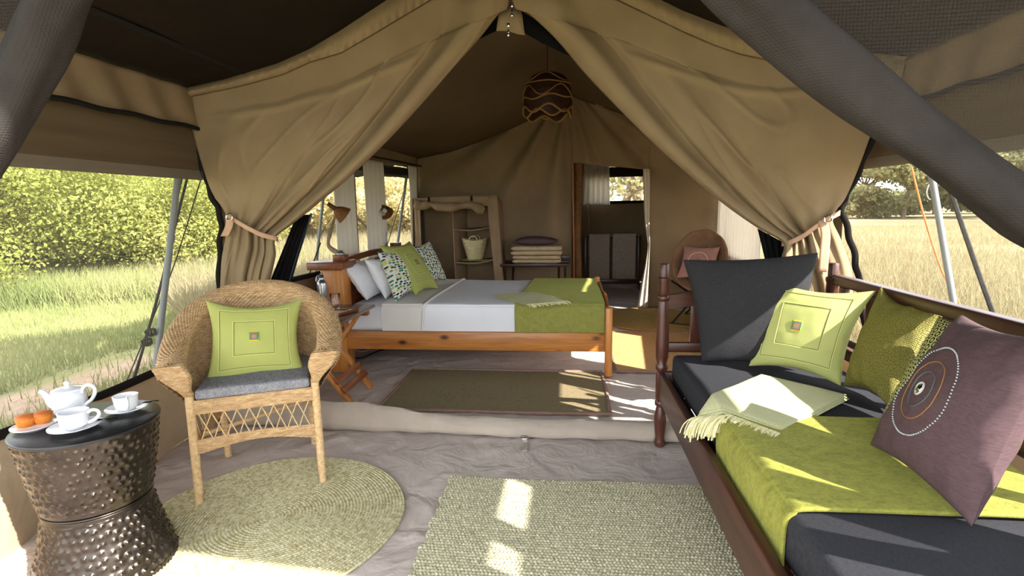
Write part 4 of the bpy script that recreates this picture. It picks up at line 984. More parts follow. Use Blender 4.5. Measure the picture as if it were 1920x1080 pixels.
# ================================================================ HAMMERED DRUM TABLE
TC = A(-1.752, 1.712, 0); TH = .592
def drum():
    nz, nt_ = 300, 640; s = np.linspace(0, 1, nz); z = s*(TH-.012)
    wz = .285
    R = np.where(z < wz, .168+(.236-.168)*(1-z/wz)**1.25, .170+(.222-.170)*((z-wz)/(TH-wz))**.9)
    R += np.where(z < .02, -.004, 0)
    th = np.arange(nt_)*2*np.pi/nt_; Zg, T = np.meshgrid(z, th, indexing='ij')
    p = .0285; row = np.floor(Zg/p); n_ = 44
    u = T/(2*np.pi)*n_+.5*(row % 2)
    g = np.random.default_rng(5); jx = g.uniform(-.24, .24, (60, 80)); jy = g.uniform(-.22, .22, (60, 80)); ja = g.uniform(.6, 1.2, (60, 80))
    ri = row.astype(int) % 60; ui = np.floor(u).astype(int) % n_
    dx = (u-np.floor(u)-.5+jx[ri, ui])*(2*np.pi*R[:, None]/n_); dy = Zg-(row+.5+jy[ri, ui])*p
    d = np.hypot(dx, dy); h = .0058*ja[ri, ui]*np.exp(-(d/.0078)**2)
    h += .0018*fbm(T*6, Zg*30, 9, 2, 2)
    lim = (np.abs(Zg-wz) > .022) & (Zg > .012) & (Zg < TH-.022); h = np.where(lim, h, 0)
    h += np.where(np.abs(Zg-wz) < .006, -.006, 0)
    Rr = R[:, None]+h
    return MB().grid(np.stack([TC[0]+Rr*np.cos(T), TC[1]+Rr*np.sin(T), Zg+.004], -1), cv=True, flip=True)
dt = thing('drum_table', TC, label='dark bronze hammered metal drum side table carrying the tea things', cat='table')
m, nt, b, out = newmat('hammered_bronze'); M_BRONZE = m
b.inputs['Base Color'].default_value = lin((112, 98, 84)); b.inputs['Metallic'].default_value = .92; b.inputs['Roughness'].default_value = .30
nt.links.new(mixc(nt, contrast(nt, noise(nt, coords(nt), 14, 4, .6), .3, .7), lin((54, 48, 43)), lin((74, 67, 61))), b.inputs['Base Color'])
obj('body', drum(), M_BRONZE, dt, smooth='all')
obj('top', MB().lathe([(0, TH), (.219, TH), (.2245, TH-.003), (.226, TH-.008), (.224, TH-.013), (.208, TH-.016), (0, TH-.016)], 96, TC), plain('dark_bronze_top', (46, 45, 46), .34, .6, bumpn=.06, bscale=40), dt, label='smooth dark metal top')
obj('waist_ring', MB().tube(np.stack([TC[0]+.170*np.cos(np.arange(96)*2*np.pi/96), TC[1]+.170*np.sin(np.arange(96)*2*np.pi/96), np.full(96, .289)], 1), .004, 8, True), M_BRONZE, dt)
M_CHINA = plain('white_china', (236, 236, 238), .12, 0, .5, coat=.5)
def saucer(c, label, R=.078):
    return obj('saucer', MB().lathe([(0, .004), (.030, .004), (.034, .0), (.038, .003), (R*.8, .010), (R, .016), (R, .0185), (R*.8, .0135), (.040, .0075), (0, .0075)], 56, c), M_CHINA, None, label, 'saucer', 'white saucers on the drum table')
def cup(c, ang, label, R=.046, h=.060):
    r = thing('teacup', c, label=label, cat='cup', group='white teacups on the drum table')
    obj('bowl', MB().lathe([(0, .0015), (.026, .0015), (.028, 0), (.030, .003), (R*.90, .010), (R*.95, .03), (R, h), (R-.003, h+.0005), (R*.95-.004, .03), (R*.85, .013), (0, .008)], 48, c), M_CHINA, r)
    d = A(math.cos(ang), math.sin(ang), 0); z = A(0, 0, 1)
    P = [c+d*(R-.002)+z*.050, c+d*(R+.012)+z*.058, c+d*(R+.029)+z*.054, c+d*(R+.033)+z*.040, c+d*(R+.020)+z*.024, c+d*(R-.003)+z*.013]
    obj('handle', MB().tube(spline(P, 24), .0045, 8, flat=1.3), M_CHINA, r)
    return r
s1 = az(141, 802, TH+.006); s1[2] = TH; saucer(s1, 'white saucer under the front teacup'); cup(s1+A(0, 0, .0085), .32, 'white teacup with its handle to the side, in front of the teapot')
s2 = az(238, 768, TH+.006); s2[2] = TH; saucer(s2, 'white saucer under the teacup near the wicker chair', .070); cup(s2+A(0, 0, .0085), -.75, 'white teacup nearest the wicker chair', R=.042, h=.056)
# small plate with two cakes
pc = az(64, 801, TH+.004); pc[2] = TH
obj('cake_plate', MB().lathe([(0, .004), (.04, .004), (.045, 0), (.05, .003), (.066, .012), (.066, .0145), (.045, .008), (0, .008)], 56, pc), M_CHINA, None, 'white side plate holding two small cakes', 'plate')
m, nt, b, out = newmat('sponge'); M_SPONGE = m
nt.links.new(mixc(nt, contrast(nt, noise(nt, coords(nt), 60, 3), .3, .7), lin((222, 138, 44)), lin((200, 110, 34))), b.inputs['Base Color']); b.inputs['Roughness'].default_value = .7
M_CRUST = plain('baked_crust', (196, 104, 40), .6)
for (x, y, lab) in ((46, 797, 'small golden cake at the outer edge of the plate'), (86, 789, 'small golden cake on the plate beside the teapot')):
    q = az(x, y, TH+.010); q[2] = TH+.009
    q = pc + (q-pc)*.8; q[2] = TH+.0085
    r = thing('cup_cake', q, label=lab, cat='cake', group='cakes on the white plate')
    th = np.arange(60)*2*np.pi/60; P = []
    for z, R in ((0, .022), (.001, .0235), (.026, .029), (.030, .0295)):
        rad = R*(1+.022*np.cos(th*20)); P.append(np.stack([q[0]+rad*np.cos(th), q[1]+rad*np.sin(th), np.full(60, q[2]+z)], 1))
    mb = MB().grid(np.array(P), cv=True, flip=True); obj('sponge', mb, M_SPONGE, r)
    obj('crust', MB().lathe([(.0285, .028), (.031, .031), (.030, .035), (.022, .040), (.010, .0425), (0, .043)], 40, q), M_CRUST, r, label='browner domed top')
# teapot
tp = az(133, 772, TH); tp[2] = TH
t = thing('teapot', tp, label='white china teapot with knobbed lid and loop handle', cat='teapot')
obj('body', MB().lathe([(0, .0), (.044, 0), (.050, .004), (.056, .02), (.0575, .05), (.0565, .074), (.050, .082), (.0525, .087), (.0525, .091), (.047, .092), (0, .092)], 56, tp), M_CHINA, t)
lid = obj('lid', MB().lathe([(.050, .090), (.050, .094), (.03, .100), (.010, .103), (.006, .106), (.007, .109), (.011, .113), (.011, .119), (.006, .123), (0, .124)], 48, tp), M_CHINA, t)
dl = -np.array(RGT)*[1, 1, 0]; dl /= np.linalg.norm(dl); z = A(0, 0, 1)
sp = spline([tp+dl*.045+z*.022, tp+dl*.068+z*.034, tp+dl*.080+z*.058, tp+dl*.092+z*.076, tp+dl*.108+z*.084], 24)
obj('spout', MB().tube(sp, np.linspace(.018, .0085, 24), 14), M_CHINA, t)
hd = spline([tp-dl*.053+z*.076, tp-dl*.058+z*.092, tp-dl*.078+z*.107, tp-dl*.100+z*.099, tp-dl*.104+z*.078, tp-dl*.088+z*.050, tp-dl*.068+z*.034, tp-dl*.056+z*.022], 40)
obj('handle', MB().tube(hd, .0052, 10, flat=1.3), M_CHINA, t)
M_SILV = plain('spoon_steel', (120, 122, 128), .2, 1)
def spoon(a, b, label):
    a = np.array(a, float); b = np.array(b, float); d = b-a; L = np.linalg.norm(d); d /= L
    r = thing('teaspoon', (a+b)/2, label=label, cat='spoon', group='teaspoons on the saucers')
    obj('handle', MB().tube(np.array([a+d*.03, a+d*L*.5+A(0, 0, .002), b]), np.array([.0022, .0024, .004]), 8, flat=.6), M_SILV, r)
    x = np.cross(d, (0, 0, 1)); mb = MB().ball((0, 0, 0), (.018, .011, .004), 14, 8); mb.V[0] = mb.V[0]@np.stack([d, x, A(0, 0, 1)]) + a+d*.016
    obj('bowl', mb, M_SILV, r)
spoon(s1+A(.046, .022, .024), az(220, 782, TH+.022), 'steel teaspoon on the front saucer, beside the cup handle')
spoon(s2+A(.042, .03, .024), az(298, 751, TH+.022), 'steel teaspoon on the saucer nearest the wicker chair')

# ================================================================ WICKER CHAIR
CO = A(-1.445, 2.265, 0); CA = math.atan2(.425, .905)
M_WICK = wicker('wicker', (222, 192, 144), (190, 154, 108), 55)
m, nt, b, out = newmat('wicker_weave'); M_WEAVE = m
n_ = contrast(nt, noise(nt, coords(nt, 'Object', (1, 1, 3)), 22, 4, .7), .32, .68); n2 = contrast(nt, noise(nt, coords(nt, 'Object', (3, 3, 40)), 9, 2, .6), .3, .7)
c_ = mixc(nt, n_, lin((226, 194, 146)), lin((182, 144, 100))); c_ = mixc(nt, mth(nt, 'MULTIPLY', n2, .55), c_, lin((116, 84, 52)))
nt.links.new(c_, b.inputs['Base Color']); b.inputs['Roughness'].default_value = .6; b.inputs['Specular IOR Level'].default_value = .25
ch = thing('wicker_chair', CO, CA, 'natural wicker tub armchair with lattice skirt on the round rug', 'chair')
def weave_surface(S, nt_, ns, stakes, rows, amp=.0042, cu=False):
    """S(t,s)->points; woven relief: rows along t passing over and under the stakes"""
    t = np.linspace(0, 1, nt_); s = np.linspace(0, 1, ns); T, Sg = np.meshgrid(t, s, indexing='ij')
    P = S(T, Sg); du = np.gradient(P, axis=0); dv = np.gradient(P, axis=1); N = np.cross(du, dv); N /= np.maximum(np.linalg.norm(N, axis=2, keepdims=True), 1e-9)
    r = Sg*rows; row = np.floor(r); f = r-row
    h = np.sqrt(np.clip(1-((f-.5)/.5)**2, 0, 1))*.55+.62*np.cos(np.pi*T*stakes+np.pi*row)
    return MB().grid(P+(amp*h)[..., None]*N)
rim = spline([(-.318, -.03, .640), (-.340, .08, .665), (-.345, .27, .745), (-.29, .43, .835), (-.155, .53, .895), (0, .56, .912), (.155, .53, .895), (.29, .43, .835), (.345, .27, .745), (.340, .08, .665), (.318, -.03, .640)], 400)
base = spline([(-.262, .02, .50), (-.262, .2, .50), (-.245, .36, .50), (-.15, .46, .50), (0, .485, .50), (.15, .46, .50), (.245, .36, .50), (.262, .2, .50), (.262, .02, .50)], 400)
outb = base*[1.08, 1.06, 1]+A(0, .012, -.02)
tq = np.linspace(0, 1, 400)
rimT = np.gradient(rim, axis=0); rimT /= np.linalg.norm(rimT, axis=1, keepdims=True)
outw = np.stack([rimT[:, 1]*-1, rimT[:, 0], np.zeros(400)], 1); outw /= np.linalg.norm(outw, axis=1, keepdims=True)
outw = np.where((outw*(rim*[1, 1, 0]-A(0, .2, 0))).sum(1, keepdims=True) < 0, -outw, outw)
RHO = np.interp(tq, [0, .08, .3, .5, .7, .92, 1], [.050, .054, .056, .056, .056, .054, .050])
def section(T, Sg):
    def at(Cv): return np.stack([np.interp(T, tq, Cv[:, k]) for k in range(3)], -1)
    b_, r_, o_, w_ = at(base), at(rim), at(outb), at(outw); rho = np.interp(T, tq, RHO)[..., None]
    up = A(0, 0, 1)
    a = np.clip((Sg-.42)/.36, 0, 1)*1.30*np.pi   # roll over the rim from inside (0) to below the outside lip
    roll = r_ - w_*rho*np.cos(a)[..., None]*1.05 + up*rho*np.sin(a)[..., None]
    inner0 = r_-w_*rho*1.05
    k = np.clip(Sg/.42, 0, 1)[..., None]
    inner = b_*(1-k)+inner0*k - w_*(-.03)*np.sin(np.pi*k)*1.0
    aend = 1.30*np.pi; lip = r_-w_*rho*math.cos(aend)*1.05+up*rho*math.sin(aend)
    k2 = np.clip((Sg-.78)/.22, 0, 1)[..., None]
    outer = lip*(1-k2)+o_*k2
    s = Sg[..., None]
    return np.where(s < .42, inner, np.where(s < .78, roll, outer))
obj('woven_back', weave_surface(section, 560, 330, 104, 92, .0044), M_WEAVE, ch, kind='stuff', local=True, smooth='all', label='woven tub back with a rolled rim')
# arm fronts tapering down to the front legs
for sx in (-1, 1):
    a0 = A(sx*.324, -.044, .690); a1 = A(sx*.268, -.002, .530)
    def Sf(T, Sg, a0=a0, a1=a1, sx=sx):
        th = T*2*np.pi; cap = np.clip(Sg/.10, 0, 1)**.5; q = np.clip((Sg-.10)/.90, 0, 1); k = q[..., None]
        c = a0*(1-k)+a1*k+A(0, -.006, 0)*np.sin(np.pi*k)
        r1 = (.064-.044*smooth01((q-.25)/.75))*cap; r2 = (.030-.010*q)*cap
        ct, st = np.cos(th), np.sin(th); e = 1/np.maximum(np.abs(ct), np.abs(st))**.45
        return c+np.stack([r1*ct*e, r2*st*e, -.010*np.abs(ct)**3*cap*(1-q)+0*th], -1)
    obj('arm_front', weave_surface(Sf, 110, 150, 22, 20, .0026), M_WEAVE, ch, kind='stuff', local=True, smooth='all', label='woven arm front tapering to the leg')
def wrapped(mb, p0, p1, r, n=None, seg=14):
    p0 = np.array(p0, float); p1 = np.array(p1, float); L = np.linalg.norm(p1-p0); n = int(L/.0022) if n is None else n
    q = p0+(p1-p0)*np.linspace(0, 1, n)[:, None]
    return mb.tube(q, r*(1+.035*np.sin(np.linspace(0, L/.009*2*np.pi, n))), seg)
for sx in (-1, 1):
    lg = obj('leg', wrapped(MB(), (sx*.27, .0, .055), (sx*.266, 0, .545), .019), M_WICK, ch, local=True)
    obj('wrapped_foot', wrapped(MB(), (sx*.272, -.002, .006), (sx*.27, 0, .20), .0175), M_WICK, lg, local=True)
    obj('foot_cap', MB().lathe([(0, 0), (.015, 0), (.016, .008), (0, .009)], 14, (sx*.272, -.002, 0)), M_BLKC, lg, local=True)
    obj('leg', wrapped(MB(), (sx*.225, .51, .0), (sx*.225, .47, .49), .018), M_WICK, ch, local=True)
# seat apron, lattice and arched lower band
def band(x0, x1, yf, zt, zb, rows, stakes, name='seat_apron'):
    def S(T, Sg):
        x = x0+(x1-x0)*T; return np.stack([x, yf+0*x, zb(T)+(zt(T)-zb(T))*Sg], -1)
    return weave_surface(S, 240, 60, stakes, rows, .0028)
k_ = lambda v: (lambda T: v+0*T)
obj('seat_apron', band(-.255, .255, -.012, k_(.507), k_(.440), 12, 44), M_WEAVE, ch, kind='stuff', local=True, smooth='all')
arch_t = lambda T: .318+.012*np.sin(np.pi*T); arch_b = lambda T: .250+.036*np.sin(np.pi*T)**1.2
obj('lower_band', band(-.255, .255, -.010, arch_t, arch_b, 10, 44), M_WEAVE, ch, kind='stuff', local=True, smooth='all')
for sx in (-1, 1):
    for zt, zb in ((.507, .44), (.318, .255)):
        def S(T, Sg, sx=sx, zt=zt, zb=zb): y = .01+.47*T; return np.stack([sx*(.27-.035*T), y, zb+(zt-zb)*Sg], -1)
        obj('side_apron', weave_surface(S, 160, 40, 36, 11, .0028), M_WEAVE, ch, kind='stuff', local=True, smooth='all')
    for i in range(6):
        y = .03+.075*i
        obj('lattice_strand', MB().tube(np.array([(sx*.262, y, .44), (sx*.258, y+.06, .30)]), .0029, 6), M_WICK, ch, local=True)
obj('seat_frame', MB().box((0, .24, .478), (.50, .46, .03), bev=.01), M_WICK, ch, local=True)
n_l = 9
for i in range(n_l):
    x = -.235+.052*i
    obj('lattice_strand', MB().tube(np.array([(x, -.012, .442), (x+.026, -.016, .382), (x+.052, -.012, .312)]), .0029, 6), M_WICK, ch, local=True)
    obj('lattice_strand', MB().tube(np.array([(x+.052, -.008, .442), (x+.026, -.010, .382), (x, -.008, .312)]), .0029, 6), M_WICK, ch, local=True)
obj('stretcher', wrapped(MB(), (-.25, .10, .30), (.25, .44, .30), .010), M_WICK, ch, local=True)
# seat cushion
m, nt, b, out = newmat('grey_melange'); M_MEL = m
n1 = contrast(nt, noise(nt, coords(nt, 'Object', (1, .12, 1)), 240, 3, .7), .35, .65); n2 = contrast(nt, noise(nt, coords(nt, 'Object', (.15, 1, .15)), 240, 3, .7), .35, .65)
c_ = mixc(nt, n1, lin((112, 114, 122)), lin((168, 164, 162))); c_ = mixc(nt, mth(nt, 'MULTIPLY', n2, .45), c_, lin((92, 94, 104)))
nt.links.new(c_, b.inputs['Base Color']); b.inputs['Roughness'].default_value = .9; b.inputs['Specular IOR Level'].default_value = .1
sc_ = thing('seat_cushion', CO+A(0, 0, .508), CA, 'grey melange seat cushion on the wicker chair', 'cushion')
def slab(cx, cy, cz, sx, sy, sz, n=40, e=.10, round_=.012, bulge=.004, seed=0):
    """soft box with rounded edges, front wider than the back"""
    mb = MB().box((0, 0, 0), (sx, sy, sz), bev=round_)
    bm = bmesh.new(); bmesh.ops.create_cube(bm, size=1); 
    for v in bm.verts: v.co = Vector((v.co.x*sx, v.co.y*sy, v.co.z*sz))
    bmesh.ops.bevel(bm, geom=bm.edges[:], offset=round_, segments=3, affect='EDGES', profile=.5)
    bmesh.ops.subdivide_edges(bm, edges=[ed for ed in bm.edges if ed.calc_length() > max(sx, sy)*.3], cuts=14, use_grid_fill=True)
    bmesh.ops.triangulate(bm, faces=[f for f in bm.faces if len(f.verts) > 4])
    bm.verts.index_update(); V = np.array([v.co[:] for v in bm.verts]); q = [[v.index for v in f.verts] for f in bm.faces]; bm.free()
    pu = np.clip(1-(2*V[:, 0]/sx)**2, 0, 1)*np.clip(1-(2*V[:, 1]/sy)**2, 0, 1)
    V[:, 2] += np.sign(V[:, 2])*bulge*np.sqrt(pu)+.002*fbm(V[:, 0]*8, V[:, 1]*8, seed, 2, 2)
    V = V+A(cx, cy, cz); o = MB(); o.V.append(V); o.U.append(np.zeros((len(V), 2))); o.n = len(V)
    for k in (3, 4):
        f = [x for x in q if len(x) == k]
        if f: o.F.append(np.array(f))
    return o
obj('cover', slab(0, .215, .023, .485, .47, .044, seed=3, bulge=.008), M_MEL, sc_, local=True)
Rz = np.array([[math.cos(CA), -math.sin(CA), 0], [math.sin(CA), math.cos(CA), 0], [0, 0, 1]])
def chl(x, y, z): return CO+Rz@A(x, y, z)
def chair_plane(px, py, yb, yt, zb, zt):
    """sight line meets the cushion plane leaning on the chair back"""
    p0 = chl(0, yb, zb); e1 = Rz@A(1, 0, 0); e2 = chl(0, yt, zt)-p0; n = np.cross(e1, e2); d = ray(px, py)
    return EYE+d*((p0-EYE)@n/(d@n))
cp = [chair_plane(x, y, .20, .40, .56, .93) for x, y in ((386, 563), (566, 560), (574, 707), (383, 727))]
r_, s_, n_ = cushion('cushion', (cp[0], cp[1], cp[3], cp[2]), .13, M_LIME, 'lime green cushion with two stitched squares on the wicker chair', 'cushion', seed=13, pinch=.075, wr=.003, sagc=.04)
stitch(r_, s_, n_, .13, .87); stitch(r_, s_, n_, .29, .71); patch(r_, s_, n_, (.5, .51), .052)
# ================================================================ SOFA (long wooden daybed)
M_MAH = wood('mahogany', (84, 46, 32), (52, 27, 20), 1, .42, coat=.12); M_MAHZ = wood('mahogany_post', (94, 48, 33), (56, 28, 20), 2, .34, coat=.25)
M_MAHX = wood('mahogany_cross', (86, 46, 32), (54, 28, 20), 0, .38, coat=.2)
SX0, SX1, SY0, SY1 = .535, 1.40, .30, 2.925
sf = thing('daybed_sofa', (.95, 1.95, 0), label='long dark mahogany daybed sofa with turned posts along the netted side', cat='sofa')
def turned(x, y, zt):
    pr = [(0, 0), (.026, 0), (.032, .012), (.030, .03), (.025, .05), (.033, .13), (.034, .17), (.024, .225), (.022, .232), (.032, .242), (.032, .262), (.024, .272), (.030, .285), (.030, .425), (.024, .436), (.033, .450), (.033, .468), (.025, .480), (.034, .52), (.036, .60), (.030, .76), (.027, .825), (.025, .832), (.033, .842), (.033, .858), (.026, .866), (.031, .88), (.029, .93), (.0335, .944), (.0335, .958), (.0245, .964), (.0245, zt-.004), (.022, zt), (0, zt)]
    return MB().lathe(pr, 28, (x, y, 0))
for x in (SX0, SX1):
    for y in (SY1, SY0): obj('post', turned(x, y, 1.035), M_MAHZ, sf)
obj('front_rail', MB().box((SX0, (SY0+SY1)/2, .36), (.036, SY1-SY0, .160), bev=.006), M_MAH, sf)
obj('ledger', MB().box((SX0+.035, (SY0+SY1)/2, .375), (.04, SY1-SY0-.08, .05), bev=.004), M_MAH, sf)
obj('back_rail', MB().box((SX1+.01, (SY0+SY1)/2, .951), (.055, SY1-SY0-.04, .053), bev=.010), M_MAH, sf, label='broad back rail')
obj('back_rail', MB().box((SX1, (SY0+SY1)/2, .60), (.03, SY1-SY0-.04, .06), bev=.006), M_MAH, sf)
obj('rear_rail', MB().box((SX1, (SY0+SY1)/2, .36), (.036, SY1-SY0, .160), bev=.006), M_MAH, sf)
for k in range(10): obj("back_slat", MB().box((SX1, SY0+.25+k*.25, .77), (.022, .07, .31), bev=.005), M_MAHZ, sf)
for k in range(10): obj("bed_slat", MB().box(((SX0+SX1)/2, SY0+.15+k*.235, .385), (SX1-SX0-.03, .09, .02), bev=.003), M_MAHX, sf)
for y in (SY1, SY0):
    xs = np.linspace(SX0+.02, SX1-.02, 40); t = np.linspace(0, 1, 40); up = .865+.06*np.sin(np.pi*t)**1.3
    P = np.stack([np.stack([xs, np.full(40, y+dy), z], 1) for dy, z in ((-.014, up-.075-.01*np.sin(np.pi*t)), (.014, up-.075-.01*np.sin(np.pi*t)), (.014, up), (-.014, up))], 0)
    obj('end_rail', MB().grid(P, cu=True), M_MAHX, sf, smooth=False)
    obj('end_rail', MB().box(((SX0+SX1)/2, y, .575), (SX1-SX0-.03, .028, .055), bev=.005), M_MAHX, sf)
    obj('end_rail', MB().box(((SX0+SX1)/2, y, .36), (SX1-SX0-.03, .034, .15), bev=.005), M_MAHX, sf)
    for k in range(4):
        x = SX0+.175+k*.185
        zt = .80+.06*math.sin(math.pi*(x-SX0)/(SX1-SX0))**1.3
        obj('end_upright', MB().box((x, y, (.60+zt)/2), (.058, .020, zt-.60), bev=.004), M_MAHZ, sf)
mtz0, mtz1 = .398, .548
ms = thing('sofa_mattress', (.97, 1.95, mtz0), label='charcoal linen mattress cushion on the daybed sofa', cat='cushion')
obj('cover', slab(.965, 1.615, (mtz0+mtz1)/2, .77, 2.54, mtz1-mtz0, seed=11, round_=.028, bulge=.006), M_CHARM, ms)
pts = [(.572, .40), (.570, .47), (.572, .525), (.590, .552), (.64, .566), (.95, .568), (1.27, .563), (1.33, .555)]
th_ = thing('sofa_throw', (.95, 1.63, .55), label='bright green chenille throw laid across the near half of the daybed', cat='throw')
solid(obj('cloth', shell_over(pts, lambda h: 1.345+0*h, lambda h: 1.965+.02*h, 70, 'y', .003, 13), M_CHEN, th_), .010)
# yellow throw
Zy = .585
P1, P2, P3, P4 = az(1427, 698, Zy), az(1594, 738, Zy), az(1466, 806, Zy), az(1306, 746, Zy)
def zb(P):
    x = P[..., 0]; return -np.clip(.600-x, 0, .2)*.9
yt = blanket('folded_throw', [P1, P2, P3, P4], .009, 3, M_YEL, 'pale yellow checked folded throw with tassels on the daybed', 'throw', z_fn=zb, seed=8, n=40)
f = MB(); k0 = P4+A(0, 0, -.012)-A(0, 0, max(0, .600-P4[0])*.9)
ke = P3+A(-.01, -.005, -.010); km = k0+(ke-k0)*.45; km[2] = max(km[2], Zy-.014)
fringe(f, k0, km, A(-.75, -.65, 0)*.8, .090, 110, .0028, .75, 6)
fringe(f, km, ke, A(-.55, -.80, 0), .070, 90, .0028, .10, 7, .008)
obj('fringe', f, M_FRINGE, yt, kind='stuff', label='cream tassel fringe')

# cushions on the daybed
def corner4(bl, br, tl, tr, zb_, d, dbr=None):
    b1 = az(*bl, zb_); b2 = az(*br, zb_); return [ay(*tl, b1[1]+d), ay(*tr, b2[1]+(d if dbr is None else dbr)), b1, b2]
dk = corner4((1316, 678), (1502, 690), (1281, 487), (1534, 474), .565, .12)
cushion('cushion', dk, .17, M_CHAR, 'large charcoal linen cushion at the far end of the daybed', seed=21, pinch=.03, wr=.004, sq=.38)
lg = corner4((1404, 686), (1576, 723), (1437, 518), (1642, 545), .565, .13)
r_, s_, n_ = cushion('cushion', lg, .14, M_LIME2, 'lime cushion with stitched squares and patch on the daybed', seed=23, pinch=.075, wr=.004, sagc=.03)
stitch(r_, s_, n_, .11, .88); stitch(r_, s_, n_, .27, .73); patch(r_, s_, n_, (.46, .49), .055)
ol = corner4((1582, 722), (1672, 772), (1652, 536), (1788, 572), .565, .12, .12)
cushion('cushion', ol, .16, M_OLIVE, 'olive woven texture cushion in the middle of the daybed', seed=25, pinch=.075, wr=.007, sagc=.05)
rg_ = corner4((1654, 780), (1760, 890), (1760, 592), (2010, 655), .57, .12, .16)
cushion('cushion', rg_, .15, M_RING, 'pale green ring print cushion behind the plum cushion', seed=27, pinch=.075, wr=.005)
pu = corner4((1632, 833), (1822, 987), (1803, 590), (1990, 640), .585, .03, .04)
r_, s_, n_ = cushion('cushion', pu, .17, M_PURP, 'plum linen cushion with beaded circles and a mirror button', seed=29, pinch=.04, wr=.006)
def circ_uv(r, n, c=(.44, .485)): a = np.arange(n)*2*np.pi/n; return np.stack([c[0]+r*np.cos(a)*.98, c[1]+r*np.sin(a)], 1)
M_BEAD = plain('silver_bead', (196, 206, 204), .35, .2)
mb = MB()
for p in uv_path(s_, circ_uv(.285, 92), .002, n_): mb.ball(p, .0024, 8, 6)
obj('bead_circle', mb, M_BEAD, r_, kind='stuff', label='circle of pale beads')
obj('stitch_circle', MB().tube(uv_path(s_, circ_uv(.185, 80), .001, n_), .0013, 5, True), plain('gold_thread', (168, 118, 60), .8), r_, label='gold stitched circle')
obj('stitch_circle', MB().tube(uv_path(s_, circ_uv(.115, 60), .001, n_), .0013, 5, True), plain('teal_thread', (92, 108, 108), .8), r_, label='teal stitched circle')
pc_ = uv_path(s_, [(.44, .485)], .002, n_)[0]
x_ = np.cross(n_, (0, 0, 1.)); x_ /= np.linalg.norm(x_); y_ = np.cross(n_, x_); Mn = np.stack([x_, y_, n_], 1)
obj('mirror_button', MB().lathe([(.0, .006), (.010, .0055), (.0125, .003), (.0125, 0)], 28, pc_, Mn), plain('mirror_glass', (190, 192, 190), .08, 1), r_, label='oval mirror button')
obj('button_rim', MB().tube(uv_path(s_, circ_uv(.038, 40), .003, n_), .0028, 6, True), plain('rim_thread', (206, 204, 196), .7), r_)
# ================================================================ BEDROOM RUGS
def flat_rug(name, x0, x1, y0, y1, m, mbind, label, wob=.006):
    root = thing(name, ((x0+x1)/2, (y0+y1)/2, 0), label=label, cat='rug')
    nx, ny = int((x1-x0)/.006), int((y1-y0)/.006)
    X, Y = np.meshgrid(np.linspace(x0, x1, nx), np.linspace(y0, y1, ny), indexing='ij')
    Z = .008+.0022*np.abs(np.sin(np.pi*X/.012))*np.sign(np.sin(np.pi*Y/.012+np.pi*np.floor(X/.012)))+.003*fbm(X, Y, 3, 2, 2)**2
    obj('weave', MB().grid(np.stack([X, Y, Z], -1)), m, root, smooth='all')
    c = np.array([(x0, y0, .008), (x1, y0, .008), (x1, y1, .008), (x0, y1, .008)]); P = np.vstack([c[i]+(c[(i+1) % 4]-c[i])*np.linspace(0, 1, 30, endpoint=False)[:, None] for i in range(4)])
    P[:, :2] += wob*np.stack([np.sin(P[:, 1]*7), np.sin(P[:, 0]*6)], 1)*.6
    obj('binding', MB().tube(P, .012, 6, True, flat=1.0), mbind, root, label='pinkish cloth binding')
    return root
M_BIND = fabric('rug_binding', (150, 122, 108), (136, 108, 96), 20)
M_BRUG = rug_mat('brown_green_weave', [(106, 90, 68), (124, 114, 86), (140, 118, 88), (112, 116, 94), (156, 130, 96)], 60, .3)
flat_rug('bedside_rug', -1.265, .30, 3.345, 4.25, M_BRUG, M_BIND, 'brown and green flat woven rug on the floor in front of the bed')
M_ORUG = rug_mat('orange_weave', [(150, 116, 74), (178, 144, 98), (190, 152, 102), (152, 136, 100), (204, 174, 124)], 60, .3)
flat_rug('passage_rug', .42, 1.30, 4.27, 5.66, M_ORUG, M_BIND, 'tan flat woven rug lying between the bed foot and the daybed', .004)
M_RRUG = rug_mat('tan_coil', [(130, 104, 56), (150, 124, 72), (164, 140, 86), (142, 122, 76), (180, 156, 100)], 40)
obj('rear_round_rug', coil_rug((1.05, 6.38), .66, .024, 500, plait=.03), M_RRUG, None, 'round tan coiled rug in front of the camp chair', 'rug', smooth='all')

# ================================================================ HANGING CANVAS WARDROBE
M_WARD = fabric('wardrobe_canvas', (150, 126, 98), (136, 114, 88), 4, wr=.35, wrs=7)
wd = thing('wardrobe', (-1.45, 6.85, 0), label='free standing canvas wardrobe with rolled up front and side shelves', cat='wardrobe')
WY0, WY1 = 6.55, 6.98
def sheetq(a, b, c, d, n=20, amp=.006, seed=0):
    a, b, c, d = [np.array(p, float) for p in (a, b, c, d)]; u = np.linspace(0, 1, n); U, V = np.meshgrid(u, u, indexing='ij')
    P = (1-V)[..., None]*((1-U)[..., None]*a+U[..., None]*b)+V[..., None]*((1-U)[..., None]*d+U[..., None]*c)
    N = np.cross(b-a, d-a); N /= np.linalg.norm(N)
    return MB().grid(P+(amp*fbm(U*3, V*3, seed, 3, 2))[..., None]*N)
def yy(px, py, Y=WY0): return ay(px, py, Y)
FL, FR_ = yy(774, 372), yy(930, 366)
zt = 1.45
solid(obj('back_panel', sheetq((-1.93, WY1, 0), (-.80, WY1, 0), (-.83, WY1, 1.42), (-1.9, WY1, 1.42)), M_WARD, wd), .006)
solid(obj('left_panel', sheetq((-1.93, WY0, 0), (-1.93, WY1, 0), (-1.9, WY1, 1.42), (FL[0], WY0, FL[2])), M_WARD, wd), .006)
p_t0, p_t1, p_b0, p_b1 = yy(912, 368), yy(932, 366), yy(930, 545), yy(944, 545)
